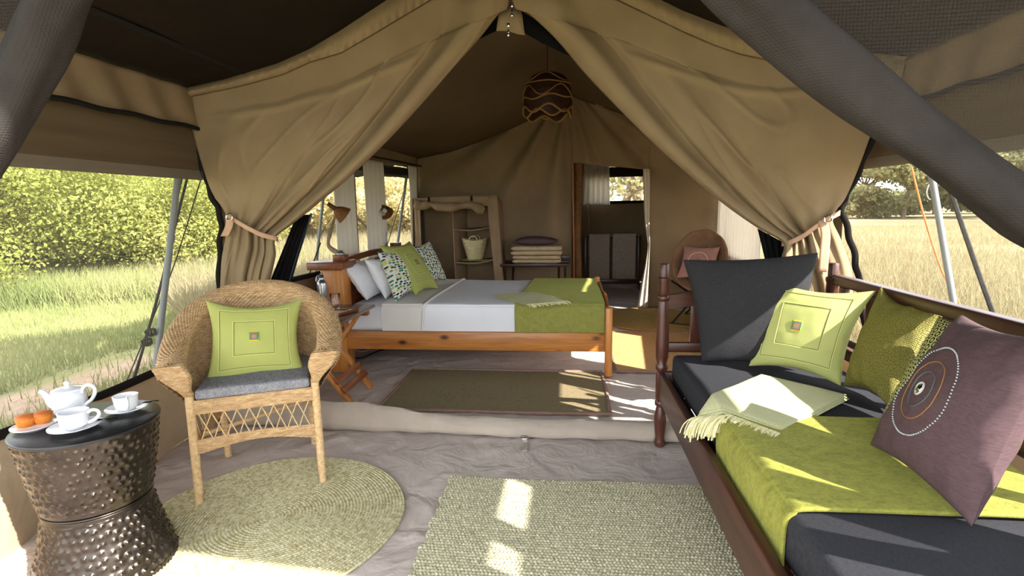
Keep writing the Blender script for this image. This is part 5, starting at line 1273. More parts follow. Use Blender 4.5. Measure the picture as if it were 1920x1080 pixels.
pb0 = p_t0+(p_b0-p_t0)*(p_t0[2]/(p_t0[2]-p_b0[2])); pb1 = p_t1+(p_b1-p_t1)*(p_t1[2]/(p_t1[2]-p_b1[2]))
solid(obj('right_panel', sheetq(pb1, (pb1[0], WY1, 0), (p_t1[0], WY1, 1.42), p_t1), M_WARD, wd), .006)
solid(obj('front_strip', sheetq(pb0, pb1, p_t1, p_t0, seed=4), M_WARD, wd), .010)
l0, l1 = yy(776, 372), yy(787, 372); lb0, lb1 = l0*[1, 1, 0], l1*[1, 1, 0]
solid(obj('front_strip', sheetq(lb0, lb1, l1, l0, seed=5), M_WARD, wd), .010)
solid(obj('top_panel', sheetq((FL[0], WY0, FL[2]), (FR_[0], WY0, FR_[2]), (-.83, WY1, 1.42), (-1.9, WY1, 1.42)), M_WARD, wd), .006)
solid(obj('header', sheetq(yy(776, 392), yy(915, 386), yy(915, 367), yy(776, 372), seed=6), M_WARD, wd), .010)
rl = spline([yy(x, y, WY0-.04) for x, y in ((778, 381), (790, 386), (805, 383), (820, 387), (840, 389), (862, 387), (882, 385), (898, 391), (908, 396))], 60)
t = np.linspace(0, 1, 60); m_ = MB(); m_.tube(rl, 0.050*(1+.22*np.sin(16*t)+.12*np.sin(37*t)), 14)
obj('rolled_front', m_, M_WARD, wd, label='rolled up canvas front')
for x, y in ((804, 374), (884, 372)): obj('roll_strap', MB().box(yy(x, y, WY0-.075), (.03, .012, .06), bev=.003), M_SEAM, wd)
obj('frame_pole', MB().tube(np.array([yy(793, 392, 6.8), yy(797, 470, 6.8), yy(800, 545, 6.8)]), .012, 8), M_BLKC, wd)
solid(obj('divider', sheetq(yy(849, 392, 6.62)*[1, 1, 0], (yy(862, 392)[0], WY1, 0), (yy(862, 392)[0], WY1, 1.4), yy(849, 392, 6.62), seed=8), M_WARD, wd), .012)
for (ya, za, xa, xb, sagz) in ((430, 0, 851, 921, .03), (492, 0, 855, 926, .03)):
    a = yy(xa, ya, 6.62); b_ = yy(xb, ya-5, 6.62); n = 24; u = np.linspace(0, 1, n)
    P = np.array([[(a[0]+(b_[0]-a[0])*i, 6.60+.36*j, a[2]+(b_[2]-a[2])*i-sagz*math.sin(math.pi*i)*(1-.6*j)) for j in np.linspace(0, 1, 8)] for i in u])
    solid(obj('shelf', MB().grid(P), M_WARD, wd), .014)
sh_z = lambda px, py: yy(px, py, 6.72)
q = [yy(862, 490, 6.64), yy(918, 487, 6.64), yy(912, 480, 6.9), yy(868, 482, 6.9)]
zs = yy(888, 492, 6.62)[2]+.004
gm = blanket('folded_towel', [A(p[0], p[1], zs+.012+.010*abs(i-1.5)) for i, p in enumerate(q)], .010, 1, M_LIME, 'lime green folded cloth on the lower wardrobe shelf', 'towel')
M_PALM = fabric('palm_weave', (206, 192, 150), (184, 166, 122), 16, streak=(1, 1, 5), wr=.4, wrs=30)
bc_ = A((yy(866, 450, 6.74)[0]+yy(913, 450, 6.74)[0])/2, 6.76, zs+.024)
bs = thing('basket', bc_, label='pale palm leaf basket with two small handles on the wardrobe shelf', cat='basket')
th = np.arange(64)*2*np.pi/64; P = []
for k, z in enumerate(np.linspace(0, .262, 60)):
    R = .092+(.165-.092)*(z/.262)+.0035*abs(math.sin(z/.026*math.pi))
    P.append(np.stack([bc_[0]+R*1.02*np.cos(th), bc_[1]+R*.78*np.sin(th), bc_[2]+z+.018*(z/.262)*np.cos(2*th)], 1))
solid(obj('body', MB().grid(np.array(P), cv=True, flip=True), M_PALM, bs), .006)
obj('bottom', MB().lathe([(0, .004), (.09, .004), (.09, 0), (0, 0)], 30, bc_), M_PALM, bs)
for s_y in (-1, 1):
    c = bc_+A(0, s_y*.115, .25)
    obj('handle', MB().tube(spline([c+A(-.05, 0, -.01), c+A(-.042, 0, .03), c+A(0, 0, .05), c+A(.042, 0, .03), c+A(.05, 0, -.01)], 24), .008, 8), M_PALM, bs)

# ================================================================ LUGGAGE RACK, BLANKETS, DARK CUSHION
M_DKW = wood('dark_rack_wood', (70, 40, 30), (46, 26, 20), 0, .35); M_DKWZ = wood('dark_rack_leg', (70, 40, 30), (46, 26, 20), 2, .35)
LX0, LX1, LY0, LY1, LZ = -.80, .055, 6.55, 6.95, .635
lr = thing('luggage_rack', (-.37, 6.75, 0), label='dark wooden folding luggage rack against the rear wall', cat='rack')
for y in (LY0, LY1): obj('top_rail', MB().box(((LX0+LX1)/2, y, LZ), (LX1-LX0, .035, .04), bev=.008), M_DKW, lr)
for k in range(4): obj('webbing', MB().box((LX0+.14+k*.19, (LY0+LY1)/2, LZ+.012), (.06, LY1-LY0, .006), bev=.001), M_SEAM, lr)
for x in (LX0+.05, LX0+.13, LX1-.13, LX1-.05):
    d = .0
    out_ = x in (LX0+.05, LX1-.05)
    obj('leg', MB().beam((x, LY0+.01, LZ-.01) if out_ else (x, LY1-.01, LZ-.01), (x, LY1-.03, 0.008) if out_ else (x, LY0+.03, 0.008), .03, .03, up=(1, 0, 0)), M_DKWZ, lr)
for y in (LY0+.10, LY1-.10): obj('stretcher', MB().box(((LX0+LX1)/2, y, .12), (LX1-LX0-.12, .025, .025), bev=.004), M_DKW, lr)
obj('back_bar', MB().box((LX1-.07, LY1-.02, LZ+.055), (.16, .03, .07), bev=.008), M_DKW, lr)
M_FLEECE = fabric('cream_fleece', (204, 182, 148), (188, 166, 132), 14, wr=.6, wrs=40, wrd=.01)
def fold_blanket(z, x0, x1, th, label, layers=3):
    b = thing('folded_blanket', ((x0+x1)/2, 6.75, z), label=label, cat='blanket', group='folded fleece blankets')
    for k in range(layers):
        yv = np.linspace(-1, 1, 40); xv = np.linspace(-1, 1, 50); X, Y = np.meshgrid(xv, yv, indexing='ij')
        e = np.clip((1-np.abs(X)**12)*(1-np.abs(Y)**10), 0, 1)**.5
        t_ = th/layers
        for sg in (1, -1):
            Z = z+t_*(k+.5)+sg*e*t_*.5+.003*fbm(X*2, Y*2, k+int(z*100), 3, 2)
            mb_ = MB().grid(np.stack([(x0+x1)/2+X*(x1-x0)/2*(1-.012*k), 6.75+Y*.19, Z], -1), flip=sg < 0)
            if sg == 1: m2 = mb_
            else: m2.V += mb_.V; m2.F += [f_+m2.n for f_ in mb_.F]; m2.U += mb_.U; m2.n += mb_.n
        obj('fold', m2, M_FLEECE, b, smooth='all')
    return b
fold_blanket(.652, -.655, -.045, .098, 'cream fleece folded blanket, lower one on the luggage rack', 2)
fold_blanket(.752, -.670, -.03, .115, 'cream fleece folded blanket, upper one under the dark cushion', 2)
cushion('cushion', [(-.65, 6.93, .925), (-.07, 6.93, .925), (-.655, 6.60, .915), (-.065, 6.60, .915)], .115, M_PURP, 'dark plum cushion lying on top of the folded blankets', seed=33, pinch=.10, sq=.6)

# ================================================================ TOWEL RAIL IN THE BATHROOM
tr_ = thing('towel_rail', (.77, 8.9, 0), label='dark wooden towel rail standing in the bathroom', cat='towel rail')
TX0, TX1, TY = .34, 1.21, 8.9
for x in (TX0, TX1):
    obj('upright', MB().box((x, TY, .43), (.045, .04, .86), bev=.006), M_DKWZ, tr_)
    obj('foot', MB().box((x, TY, .025), (.05, .30, .05), bev=.008), M_DKWZ, tr_)
for z, t_ in ((.845, .035), (.10, .07)): obj('rail', MB().box(((TX0+TX1)/2, TY, z), (TX1-TX0, .03, t_), bev=.006), M_DKW, tr_)
M_TOWEL = fabric('grey_towel', (182, 168, 152), (164, 150, 136), 30, wr=.5, wrs=60, wrd=.004)
for x0, x1, lab in ((.40, .735, 'grey brown towel hanging on the rail, next to the wooden door batten'), (.785, 1.155, 'grey brown towel hanging on the rail, next to the pale hanging')):
    p = [(TY+.03, .25), (TY+.03, .83), (TY+.02, .866), (TY, .872), (TY-.02, .866), (TY-.032, .82), (TY-.036, .15)]
    t_ = thing('towel', ((x0+x1)/2, TY, .15), label=lab, cat='towel', group='towels on the rail')
    solid(obj('cloth', shell_over(p, x0, x1, 24, 'x', .004, int(x0*100)), M_TOWEL, t_), .008)
    obj('hem', MB().box(((x0+x1)/2, TY-.042, .19), (x1-x0, .006, .02), bev=.002), M_TOWEL, t_)

# ================================================================ CAMP CHAIR
M_PAD = fabric('padded_nylon', (138, 108, 84), (124, 96, 74), 6, rough=.5, wr=.5, wrs=10, wrd=.02)
M_TUBE = plain('dark_tube', (46, 50, 48), .4, .6)
CC = A(1.57, 6.30, 0)
cc = thing('camp_chair', CC, label='round padded brown folding camp chair with metal tube legs by the rear wall', cat='chair')
# reclined disc seat: centre, facing the room
fd = A(-.45, -.86, 0); fd /= np.linalg.norm(fd); sd = A(-fd[1], fd[0], 0)
n_th, n_r = 64, 26; th = np.arange(n_th)*2*np.pi/n_th; P = []
for r in np.linspace(0.001, 1, n_r):
    row = []
    for a in th:
        u, v = r*math.cos(a)*.29, r*math.sin(a)*.37     # across, along the lean
        dish = .20*r*r
        quilt = .022*abs(math.sin(5*u*6+5*v*6))*abs(math.sin(5*u*6-5*v*6))*(1-r**6)
        c = CC+A(0, 0, .66)+sd*u+(-fd*.50+A(0, 0, .86))*(v)+(fd*.86+A(0, 0, .50))*(dish-.06+quilt+.010*math.cos(9*a)*r**3)
        row.append(c)
    P.append(row)
solid(obj('padded_seat', MB().grid(np.array(P), cv=True), M_PAD, cc, smooth='all'), .03)
rim_ = np.array(P)[-1]; obj('rim_tube', MB().tube(rim_, .017, 8, True), M_PAD, cc)
def at_r(u, z, f_): return CC+sd*u+fd*f_+A(0, 0, z)
for a, b_ in (((-.24, .50, .34), (.24, .012, -.28)), ((.24, .50, .34), (-.24, .012, -.28)), ((-.24, .70, -.20), (.22, .012, .36)), ((.24, .70, -.20), (-.22, .012, .36))):
    obj('leg', MB().tube(np.array([at_r(*a), at_r(*b_)]), .012, 8), M_TUBE, cc)
for f_ in (-.28, .36): obj('foot_bar', MB().tube(np.array([at_r(-.24, .012, f_), at_r(.24, .012, f_)]), .012, 8), M_TUBE, cc)
obj('strap', MB().beam(at_r(-.33, .60, .34), at_r(-.30, .52, .50), .03, .008), plain('white_strap', (196, 196, 196), .6), cc)
def cch(u, v, off): return CC+A(0, 0, .66)+sd*u+(-fd*.50+A(0, 0, .86))*v+(fd*.86+A(0, 0, .50))*off
M_PINK = fabric('dusky_pink', (176, 136, 126), (160, 120, 112), 10, wr=.3, wrs=12)
cps = [cch(-.20, .17, .13), cch(.20, .17, .13), cch(-.22, -.24, .13), cch(.22, -.24, .13)]
r_, s_, n_ = cushion('cushion', [cps[1], cps[0], cps[3], cps[2]] if sd[0] < 0 else cps, .12, M_PINK, 'dusky pink cushion with a white stitched circle on the camp chair', seed=41)
obj('stitch_circle', MB().tube(uv_path(s_, circ_uv(.26, 60, (.5, .5)), .002, n_), .004, 5, True), plain('white_thread', (214, 206, 198), .8), r_)
obj('inner_circle', MB().tube(uv_path(s_, circ_uv(.06, 30, (.5, .5)), .002, n_), .006, 5, True), plain('tan_thread', (146, 112, 92), .8), r_)

# ================================================================ PENDANT LAMP
PY = 4.95; pcx = ay(1027, 180, PY)
pt_ = ay(1027, 136, PY)
pd = thing('pendant_lamp', A(pcx[0], PY, 2.14), label='dome pendant lamp of dark woven cane with wavy rim hanging from the ridge', cat='lamp')
M_CANE = wicker('dark_cane', (62, 34, 24), (40, 20, 14), 60); M_ROPE = wicker('sisal_rope', (146, 108, 60), (120, 86, 46), 80)
cx, cy, zt_ = pcx[0], PY, pt_[2]; Rm = .212; Hh = .33
th = np.arange(128)*2*np.pi/128; P = []
def prof(s): # s 0 top..1 bottom
    return Rm*np.interp(s, [0, .06, .2, .4, .6, .8, 1], [.12, .36, .66, .90, .985, 1.0, 1.0]), zt_-Hh*np.interp(s, [0, .06, .2, .4, .6, .8, 1], [0, .02, .11, .30, .53, .78, 1.0])
wave = lambda a, k=5, p=0: np.cos(k*a+p)
for i, s in enumerate(np.linspace(0, 1, 90)):
    R, z = prof(s); rr2 = R+.0022*np.cos(th*32+np.pi*(i % 2)); P.append(np.stack([cx+rr2*np.cos(th), cy+rr2*np.sin(th), z+(.030*wave(th, 5, 1.2))*s**3], 1))
solid(obj('shade', MB().grid(np.array(P), cv=True), M_CANE, pd, smooth='all'), .004)
def ropeline(f, r, closed=True):
    a = np.arange(160)*2*np.pi/160; s = np.clip(f(a), .02, 1.02); R, z = prof(s); R = R+.006
    return MB().tube(np.stack([cx+R*np.cos(a), cy+R*np.sin(a), z+(.030*wave(a, 5, 1.2))*s**3], 1), r, 6, True)
for f, r in ((lambda a: .10+.0*a, .007), (lambda a: .42+.012*np.cos(a), .007), (lambda a: .74+.02*np.cos(3*a), .008), (lambda a: .26+.12*np.cos(3*a+1.9), .006), (lambda a: .60+.12*np.cos(4*a+.6), .006), (lambda a: 1.0+0*a, .010)):
    obj('rope_band', ropeline(f, r), M_ROPE, pd)
a = np.arange(160)*2*np.pi/160
obj('rope_band', MB().tube(np.stack([cx+(Rm-.004)*np.cos(a), cy+(Rm-.004)*np.sin(a), zt_-Hh-.035+.030*np.cos(5*a+3.6)], 1), .009, 6, True), M_ROPE, pd)
P = []
for i, v in enumerate(np.linspace(0, 1, 8)): P.append(np.stack([cx+(Rm-.007)*np.cos(a), cy+(Rm-.007)*np.sin(a), zt_-Hh*.8-(.035+Hh*.2-.030*np.cos(5*a+3.6))*v], 1))
solid(obj('inner_valance', MB().grid(np.array(P), cv=True), M_CANE, pd), .003)
zr = float(z_in(np.array(cx), np.array(PY)))
obj('cord', MB().tube(np.array([(cx, cy, zt_-.01), (cx, cy, (zt_+zr)/2), (cx, cy, zr+.02)]), .004, 6), M_BLKC, pd)
obj('bulb', MB().ball((cx, cy, zt_-.10), .032, 14, 10), plain('pendant_bulb', (220, 216, 206), .3), pd)
# ================================================================ OUTSIDE: ground, grass, bushes, trees, poles and ropes
m, nt, b, out = newmat('savanna_ground'); M_GROUND = m
geo = nd(nt, 'NewGeometry').outputs['Position']; sx = nd(nt, 'SeparateXYZ', {0: geo})
big = contrast(nt, noise(nt, geo, .35, 4, .6), .35, .65); fine = contrast(nt, noise(nt, geo, 7.0, 4, .7), .3, .7)
dry = mixc(nt, fine, lin((160, 144, 108)), lin((138, 123, 90))); green = mixc(nt, fine, lin((116, 120, 80)), lin((140, 134, 92)))
side = contrast(nt, mth(nt, 'ADD', sx.outputs[0], mth(nt, 'MULTIPLY_ADD', sx.outputs[1], .55, mth(nt, 'MULTIPLY', mth(nt, 'SUBTRACT', big, .5), 2.0))), -2.5, 1.0)
col = mixc(nt, side, green, dry)
# worn earth track that passes the tent on the bush side
trk = mth(nt, 'ABSOLUTE', mth(nt, 'ADD', mth(nt, 'ADD', sx.outputs[0], mth(nt, 'MULTIPLY', sx.outputs[1], -.15)), mth(nt, 'ADD', 4.55, mth(nt, 'MULTIPLY', mth(nt, 'SUBTRACT', big, .5), .5))))
col = mixc(nt, contrast(nt, trk, .42, .16), col, mixc(nt, fine, lin((178, 154, 132)), lin((160, 136, 114))))
nt.links.new(col, b.inputs['Base Color']); b.inputs['Roughness'].default_value = 1; b.inputs['Specular IOR Level'].default_value = .05
nt.links.new(bump(nt, fine, .6, .04), b.inputs['Normal'])
g_ = np.r_[-260, -120, -60, np.linspace(-30, 30, 80), 60, 120, 260]
X, Y = np.meshgrid(g_, g_+10, indexing='ij')
dist = np.hypot(np.maximum(np.abs(X)-3, 0), np.maximum(np.abs(Y-4)-7, 0))
Z = -.03+.06*fbm(X*.3, Y*.3, 71, 3, 1.2)*smooth01(dist/3)
obj('ground', MB().grid(np.stack([X, Y, Z], -1)), M_GROUND, kind='structure', label='savanna ground around the tent, greener towards the bushes', smooth='all')

def blade_mat(name, cols, trans=.35):
    m, nt, b, out = newmat(name); geo = nd(nt, 'NewGeometry').outputs['Position']
    n1 = contrast(nt, noise(nt, geo, 14, 2, .6), .3, .7); n2 = contrast(nt, noise(nt, geo, .8, 3, .6), .35, .65)
    c = mixc(nt, n1, lin(cols[0]), lin(cols[1])); c = mixc(nt, mth(nt, 'MULTIPLY', n2, .7), c, lin(cols[2]))
    nt.links.new(c, b.inputs['Base Color']); b.inputs['Roughness'].default_value = .8; b.inputs['Specular IOR Level'].default_value = .1
    t = nd(nt, 'BsdfTranslucent'); nt.links.new(c, t.inputs[0]); mxs = nd(nt, 'MixShader', {0: trans})
    nt.links.new(b.outputs[0], mxs.inputs[1]); nt.links.new(t.outputs[0], mxs.inputs[2]); nt.links.new(mxs.outputs[0], out.inputs[0]); return m
M_GREENB = blade_mat('green_grass_blades', [(136, 144, 88), (108, 120, 70), (164, 160, 112)])
M_DRYB = blade_mat('dry_grass_blades', [(154, 142, 108), (130, 119, 90), (146, 137, 104)])
def blades(n, sampler, hmin, hmax, wdt, seed):
    g = np.random.default_rng(seed); xy = sampler(g, n); n = len(xy)
    h = g.uniform(hmin, hmax, n); a = g.uniform(0, 2*np.pi, n); l = g.normal(0, .35, (n, 2))*h[:, None]
    w_ = np.stack([np.cos(a), np.sin(a)], 1)*wdt
    z0 = np.full(n, -.05)
    V = np.empty((n, 3, 3)); V[:, 0, :2] = xy-w_; V[:, 1, :2] = xy+w_; V[:, 2, :2] = xy+l
    V[:, 0, 2] = z0; V[:, 1, 2] = z0; V[:, 2, 2] = h
    return MB().add(V.reshape(-1, 3), np.arange(n*3).reshape(-1, 3))
def outside_tent(xy): return xy[(xy[:, 0] < -2.42) | (xy[:, 0] > 2.3) | (xy[:, 1] > 9.9)]
def samp_left(g, n):
    r = g.uniform(0, 1, n)**.8*11+2.6; t = g.uniform(.15, 1.25, n); xy = np.stack([-r*np.sin(t)-.2, r*np.cos(t)*1.25+.3], 1); xy = outside_tent(xy)
    trk = np.abs(xy[:, 0]-.15*xy[:, 1]+4.55+.2*np.sin(xy[:, 1]*1.7)); keep = (trk > .34) | (g.uniform(0, 1, len(xy)) < .10)
    return xy[keep]
obj('grass', blades(110000, samp_left, .03, .13, .0055, 1), M_GREENB, kind='stuff', label='short green grass between the tent and the bushes', smooth=False)
def samp_lb(g, n):
    xy = np.stack([g.uniform(-13, -5.5, n), g.uniform(5.5, 13, n)], 1); return outside_tent(xy[(xy[:, 1]-.45*xy[:, 0]) > 10.3])
obj('grass', blades(60000, samp_lb, .15, .50, .011, 2), M_GREENB, kind='stuff', label='taller sunlit grass at the foot of the bushes', smooth=False)
def samp_right(g, n):
    r = 3+g.uniform(0, 1, n)**1.6*34; t = g.uniform(.30, 1.1, n); return outside_tent(np.stack([r*np.sin(t)+.5, r*np.cos(t)], 1))
obj('grass', blades(120000, samp_right, .05, .26, .011, 3), M_DRYB, kind='stuff', label='dry yellow grass of the open field on the daybed side', smooth=False)
def samp_back(g, n):
    r = 6+g.uniform(0, 1, n)**1.3*40; t = g.uniform(-.75, -.18, n); return outside_tent(np.stack([r*np.sin(t), r*np.cos(t)+1], 1))
obj('grass', blades(90000, samp_back, .15, .60, .016, 4), M_DRYB, kind='stuff', label='tall dry grass seen through the bedroom windows', smooth=False)

def leaves(n, blobs, size, seed, flat=1.0, elong=1.8):
    """leaf quads filling a set of ellipsoids (x, y, z, rx, ry, rz), denser towards the skin"""
    g = np.random.default_rng(seed); bl = np.array(blobs, float); vol = bl[:, 3]*bl[:, 4]*bl[:, 5]; k = g.choice(len(bl), n, p=vol**.67/np.sum(vol**.67))
    d = g.normal(size=(n, 3)); d /= np.linalg.norm(d, axis=1, keepdims=True); r = g.uniform(0, 1, n)**.40
    p = bl[k, :3]+d*r[:, None]*bl[k, 3:6]*(1+.12*g.normal(size=(n, 1)))
    nrm = d*[1, 1, 1.4]+g.normal(0, .8, (n, 3)); nrm /= np.linalg.norm(nrm, axis=1, keepdims=True)
    a = np.cross(nrm, g.normal(size=(n, 3))); a /= np.linalg.norm(a, axis=1, keepdims=True); b_ = np.cross(nrm, a)
    s = size*g.uniform(.6, 1.3, (n, 1)); V = np.stack([p-a*s*elong*.5, p+b_*s*.5, p+a*s*elong*.5, p-b_*s*.5], 1)
    return MB().add(V.reshape(-1, 3), np.arange(n*4).reshape(-1, 4))
M_LEAF = blade_mat('bush_leaves', [(166, 170, 88), (124, 136, 64), (180, 176, 106)], .5)
M_LEAFD = blade_mat('acacia_leaves', [(140, 138, 96), (112, 114, 76), (160, 152, 110)], .4)
M_BARK = fabric('bark', (128, 112, 92), (98, 84, 68), 5, streak=(3, 3, .6), wr=.6, wrs=9)
bl_spots = [(-10.9, 7.6, 3.0, 2.2), (-9.6, 9.0, 3.3, 2.1), (-8.4, 10.2, 3.0, 1.9), (-11.8, 10.4, 3.5, 2.4), (-8.8, 11.7, 2.8, 1.6), (-9.8, 12.2, 3.4, 2.3), (-10.6, 14.2, 3.0, 1.9), (-12.6, 8.0, 3.5, 2.3)]
bl_lab = ['bushy green thicket nearest the tent, behind the drum table', 'leafy yellow green bush next to the nearest thicket', 'leafy bush whose edge is crossed by the grey tent pole', 'tall bush rising behind the nearest thicket',
          'smaller bush close beside the dark side binding', 'broad bush behind the one crossed by the pole', 'farthest small bush, seen against the bright sky', 'tall bush at the outer end of the thicket']
for i, (x, y, h, r) in enumerate(bl_spots):
    g = np.random.default_rng(200+i); t = thing('bush', (x, y, 0), label=bl_lab[i], cat='bush', group='bushes beside the tent')
    bb = [(x+g.normal(0, r*.42), y+g.normal(0, r*.42), h*g.uniform(.18, .80), r*g.uniform(.30, .55), r*g.uniform(.30, .55), h*g.uniform(.14, .26)) for _ in range(22)]
    obj('foliage', leaves(42000, bb, .038, 300+i), M_LEAF, t, kind='stuff', smooth=False)
    mb = MB()
    for k in range(14):
        q = bb[k % len(bb)]; a = A(x+g.normal(0, .25), y+g.normal(0, .25), -.05); e = A(*q[:3])+g.normal(0, .2, 3)+A(0, 0, q[5])
        mb.tube(spline([a, (a+e)/2+g.normal(0, .18, 3), e], 10), np.linspace(.03, .007, 10), 5)
    obj('branches', mb, M_BARK, t, kind='stuff')
def tree(name, x, y, h, spread, seed, label, mleaf, n=9000, flat=.16, lean=0.0, leaf=.16, group=None, crown_lo=.62, open_=1.0):
    g = np.random.default_rng(seed); t = thing(name, (x, y, 0), label=label, cat='tree', group=group)
    top = A(x+lean, y, h*crown_lo); tr = spline([A(x, y, -.1), A(x+lean*.3, y+.1, h*.25), A(x+lean*.7, y, h*.45), top], 16)
    mb = MB().tube(tr, np.linspace(.035*h, .018*h, 16), 9); bb = []
    bmb = MB()
    for k in range(11):
        a = g.uniform(0, 2*np.pi); d = spread*g.uniform(.25, .95); s0 = tr[g.integers(8, 16)]
        e = A(x+lean+d*math.cos(a), y+d*math.sin(a), h*g.uniform(crown_lo+.10, .97))
        bmb.tube(spline([s0, s0*.55+e*.45+A(0, 0, .04*h)+g.normal(0, .05*h, 3), e], 12), np.linspace(.014*h, .004*h, 12), 6)
        for q in range(2):
            o_ = g.normal(0, spread*.16, 3)*[1, 1, .2]; bb.append((*(e+o_), spread*g.uniform(.22, .36), spread*g.uniform(.22, .36), h*flat*g.uniform(.35, .6)))
    obj('trunk', mb, M_BARK, t); obj('branches', bmb, M_BARK, t, kind='stuff'); obj('foliage', leaves(n, bb, leaf, seed+1), mleaf, t, kind='stuff', smooth=False)
    return t
GA = 'flat topped acacias along the far edge of the field'
protos = [tree('acacia_tree', 27, 46, 5.4, 5.0, 401, 'flat topped acacia in the gap between door binding and orange rope', M_LEAFD, 10000, .30, .5, .22, GA, .45),
          tree('acacia_tree', 35, 44, 6.6, 5.2, 402, 'wide acacia right behind the steel tent pole', M_LEAFD, 11000, .26, -.4, .22, GA, .5),
          tree('acacia_tree', 31, 60, 6.6, 6.2, 403, 'distant acacia standing behind the gap beside the orange rope', M_LEAFD, 10000, .34, .3, .26, GA, .42)]
for k, (p, x, y, rz, lab) in enumerate(((0, 37, 58, 1.1, 'distant acacia between the two nearer ones'), (1, 30, 31, 2.2, 'nearest acacia, its crown showing above the rolled net'), (2, 48, 58, .7, 'distant acacia beyond the dark strap'), (2, 24, 70, 2.9, 'far acacia glimpsed close to the black door binding'), (0, 58, 52, 4.0, 'far acacia at the outer edge of the view'), (1, 52, 74, 5.2, 'farthest acacia seen between other crowns'))):
    dup(protos[p], (x, y, 0), rz, lab, GA)
g = np.random.default_rng(9)
for i, (x, y) in enumerate(((25, 47), (30, 49), (36.5, 48), (44, 50), (29, 60), (39, 60), (54, 58))):
    lab = ['low scrub patch nearest the black door binding', 'low scrub under the orange rope', 'low scrub behind the steel pole', 'low scrub beyond the dark strap', 'distant scrub behind the first patch', 'distant scrub behind the pole', 'distant scrub at the outer edge'][i]
    t = thing('scrub_bush', (x, y, 0), label=lab, cat='bush', group='scrub at the edge of the field')
    bb = [(x+g.normal(0, 2.4), y+g.normal(0, 1.2), g.uniform(.3, 2.3), g.uniform(.8, 1.7), g.uniform(.8, 1.4), g.uniform(.4, .9)) for _ in range(14)]
    obj('foliage', leaves(5200, bb, .20, 500+i), M_LEAFD, t, kind='stuff', smooth=False)
GB = 'trees behind the bathroom'
tree('thorn_tree', 1.55, 16.5, 4.6, 2.2, 601, 'leaning thorn tree filling the bathroom window', M_LEAFD, 1700, .34, .75, .10, GB, .30)
tree('thorn_tree', 2.9, 20.5, 5.2, 2.6, 602, 'thorn tree behind the leaning one in the bathroom window', M_LEAFD, 2600, .36, -.3, .12, GB, .25)
tree('thorn_tree', .3, 24, 5.0, 3.2, 603, 'thorn tree behind the bathroom window curtain', M_LEAFD, 3000, .36, .3, .13, GB, .25)
GC = 'trees beyond the bedroom windows'
tree('thorn_tree', -15, 27, 5.0, 4.2, 604, 'tree beyond the window beside the near reading lamp', M_LEAFD, 8000, .36, .3, .16, GC, .3)
tree('thorn_tree', -11.0, 32, 5.0, 4.6, 605, 'tree beyond the window behind the far reading lamp', M_LEAFD, 8000, .36, .3, .16, GC, .3)
tree('thorn_tree', -20, 36, 5.6, 5.0, 606, 'farther tree beyond the window beside the tied door flap', M_LEAFD, 8000, .36, .3, .18, GC, .3)

M_LEAFY = blade_mat('dry_bush_leaves', [(196, 180, 126), (166, 152, 98), (208, 194, 144)], .4)
for i, (x, y, h, r, lab) in enumerate(((-9.6, 19.5, 3.0, 2.2, 'straw coloured bush beyond the window beside the dark net door leaf'), (-11.8, 24, 3.4, 2.8, 'straw coloured bush behind the near reading lamp'), (-8.2, 23.5, 3.6, 2.6, 'straw coloured bush behind the far reading lamp'), (-6.4, 22, 3.4, 2.0, 'straw coloured bush beyond the window beside the wardrobe'), (-14.6, 26, 3.4, 2.8, 'straw coloured bush farthest out beyond the bedroom windows'), (-10.0, 28.5, 4.2, 3.0, 'tall straw coloured bush behind the other dry bushes'))):
    g = np.random.default_rng(700+i); t = thing('dry_bush', (x, y, 0), label=lab, cat='bush', group='dry bushes beyond the bedroom windows')
    bb = [(x+g.normal(0, r*.45), y+g.normal(0, r*.4), h*g.uniform(.12, .82), r*g.uniform(.3, .5), r*g.uniform(.3, .5), h*g.uniform(.14, .24)) for _ in range(18)]
    obj('foliage', leaves(9000, bb, .10, 720+i), M_LEAFY, t, kind='stuff', smooth=False)
    mb = MB()
    for k in range(9):
        q = bb[k]; a = A(x+g.normal(0, .25), y+g.normal(0, .25), -.05); e = A(*q[:3])
        mb.tube(spline([a, (a+e)/2+g.normal(0, .15, 3), e], 8), np.linspace(.04, .01, 8), 5)
    obj('branches', mb, M_BARK, t, kind='stuff')

# tent poles and guy ropes outside the nets
M_GPOLE = plain('grey_pole', (112, 117, 116), .5, .1, bumpn=.1)
def to_ground(a, b): a = np.array(a); b = np.array(b); d = b-a; return b+d*((b[2]+.03)/-d[2])
a, b_ = ay(345, 232, 3.30), ay(291, 700, 2.98); e = to_ground(a, b_)
p = thing('tent_pole', e, label='leaning grey steel tent pole outside the netting on the bush side', cat='pole', group='steel poles outside the nets')
obj('pole', MB().tube(np.array([a+(a-b_)*.08, b_, e]), .019, 12), M_GPOLE, p)
obj('joint', MB().tube(np.array([a*.55+b_*.45, a*.52+b_*.48]), .023, 12), M_GPOLE, p)
a, b_ = ay(1742, 300, 3.12), ay(1789, 575, 2.9); e = to_ground(a, b_)
p = thing('tent_pole', e, label='leaning grey steel tent pole outside the netting behind the daybed', cat='pole', group='steel poles outside the nets')
obj('pole', MB().tube(np.array([a, b_, e]), .016, 12), M_GPOLE, p)
obj('hook', MB().tube(spline([ay(1742, 346, 3.08), ay(1738, 360, 3.08), ay(1742, 372, 3.07), ay(1752, 375, 3.07)], 16), .0035, 6), M_CHROME, p)
M_ROPED = fabric('dark_rope', (60, 58, 56), (44, 42, 42), 60); M_ROPEO = fabric('orange_rope', (206, 134, 84), (188, 112, 64), 60)
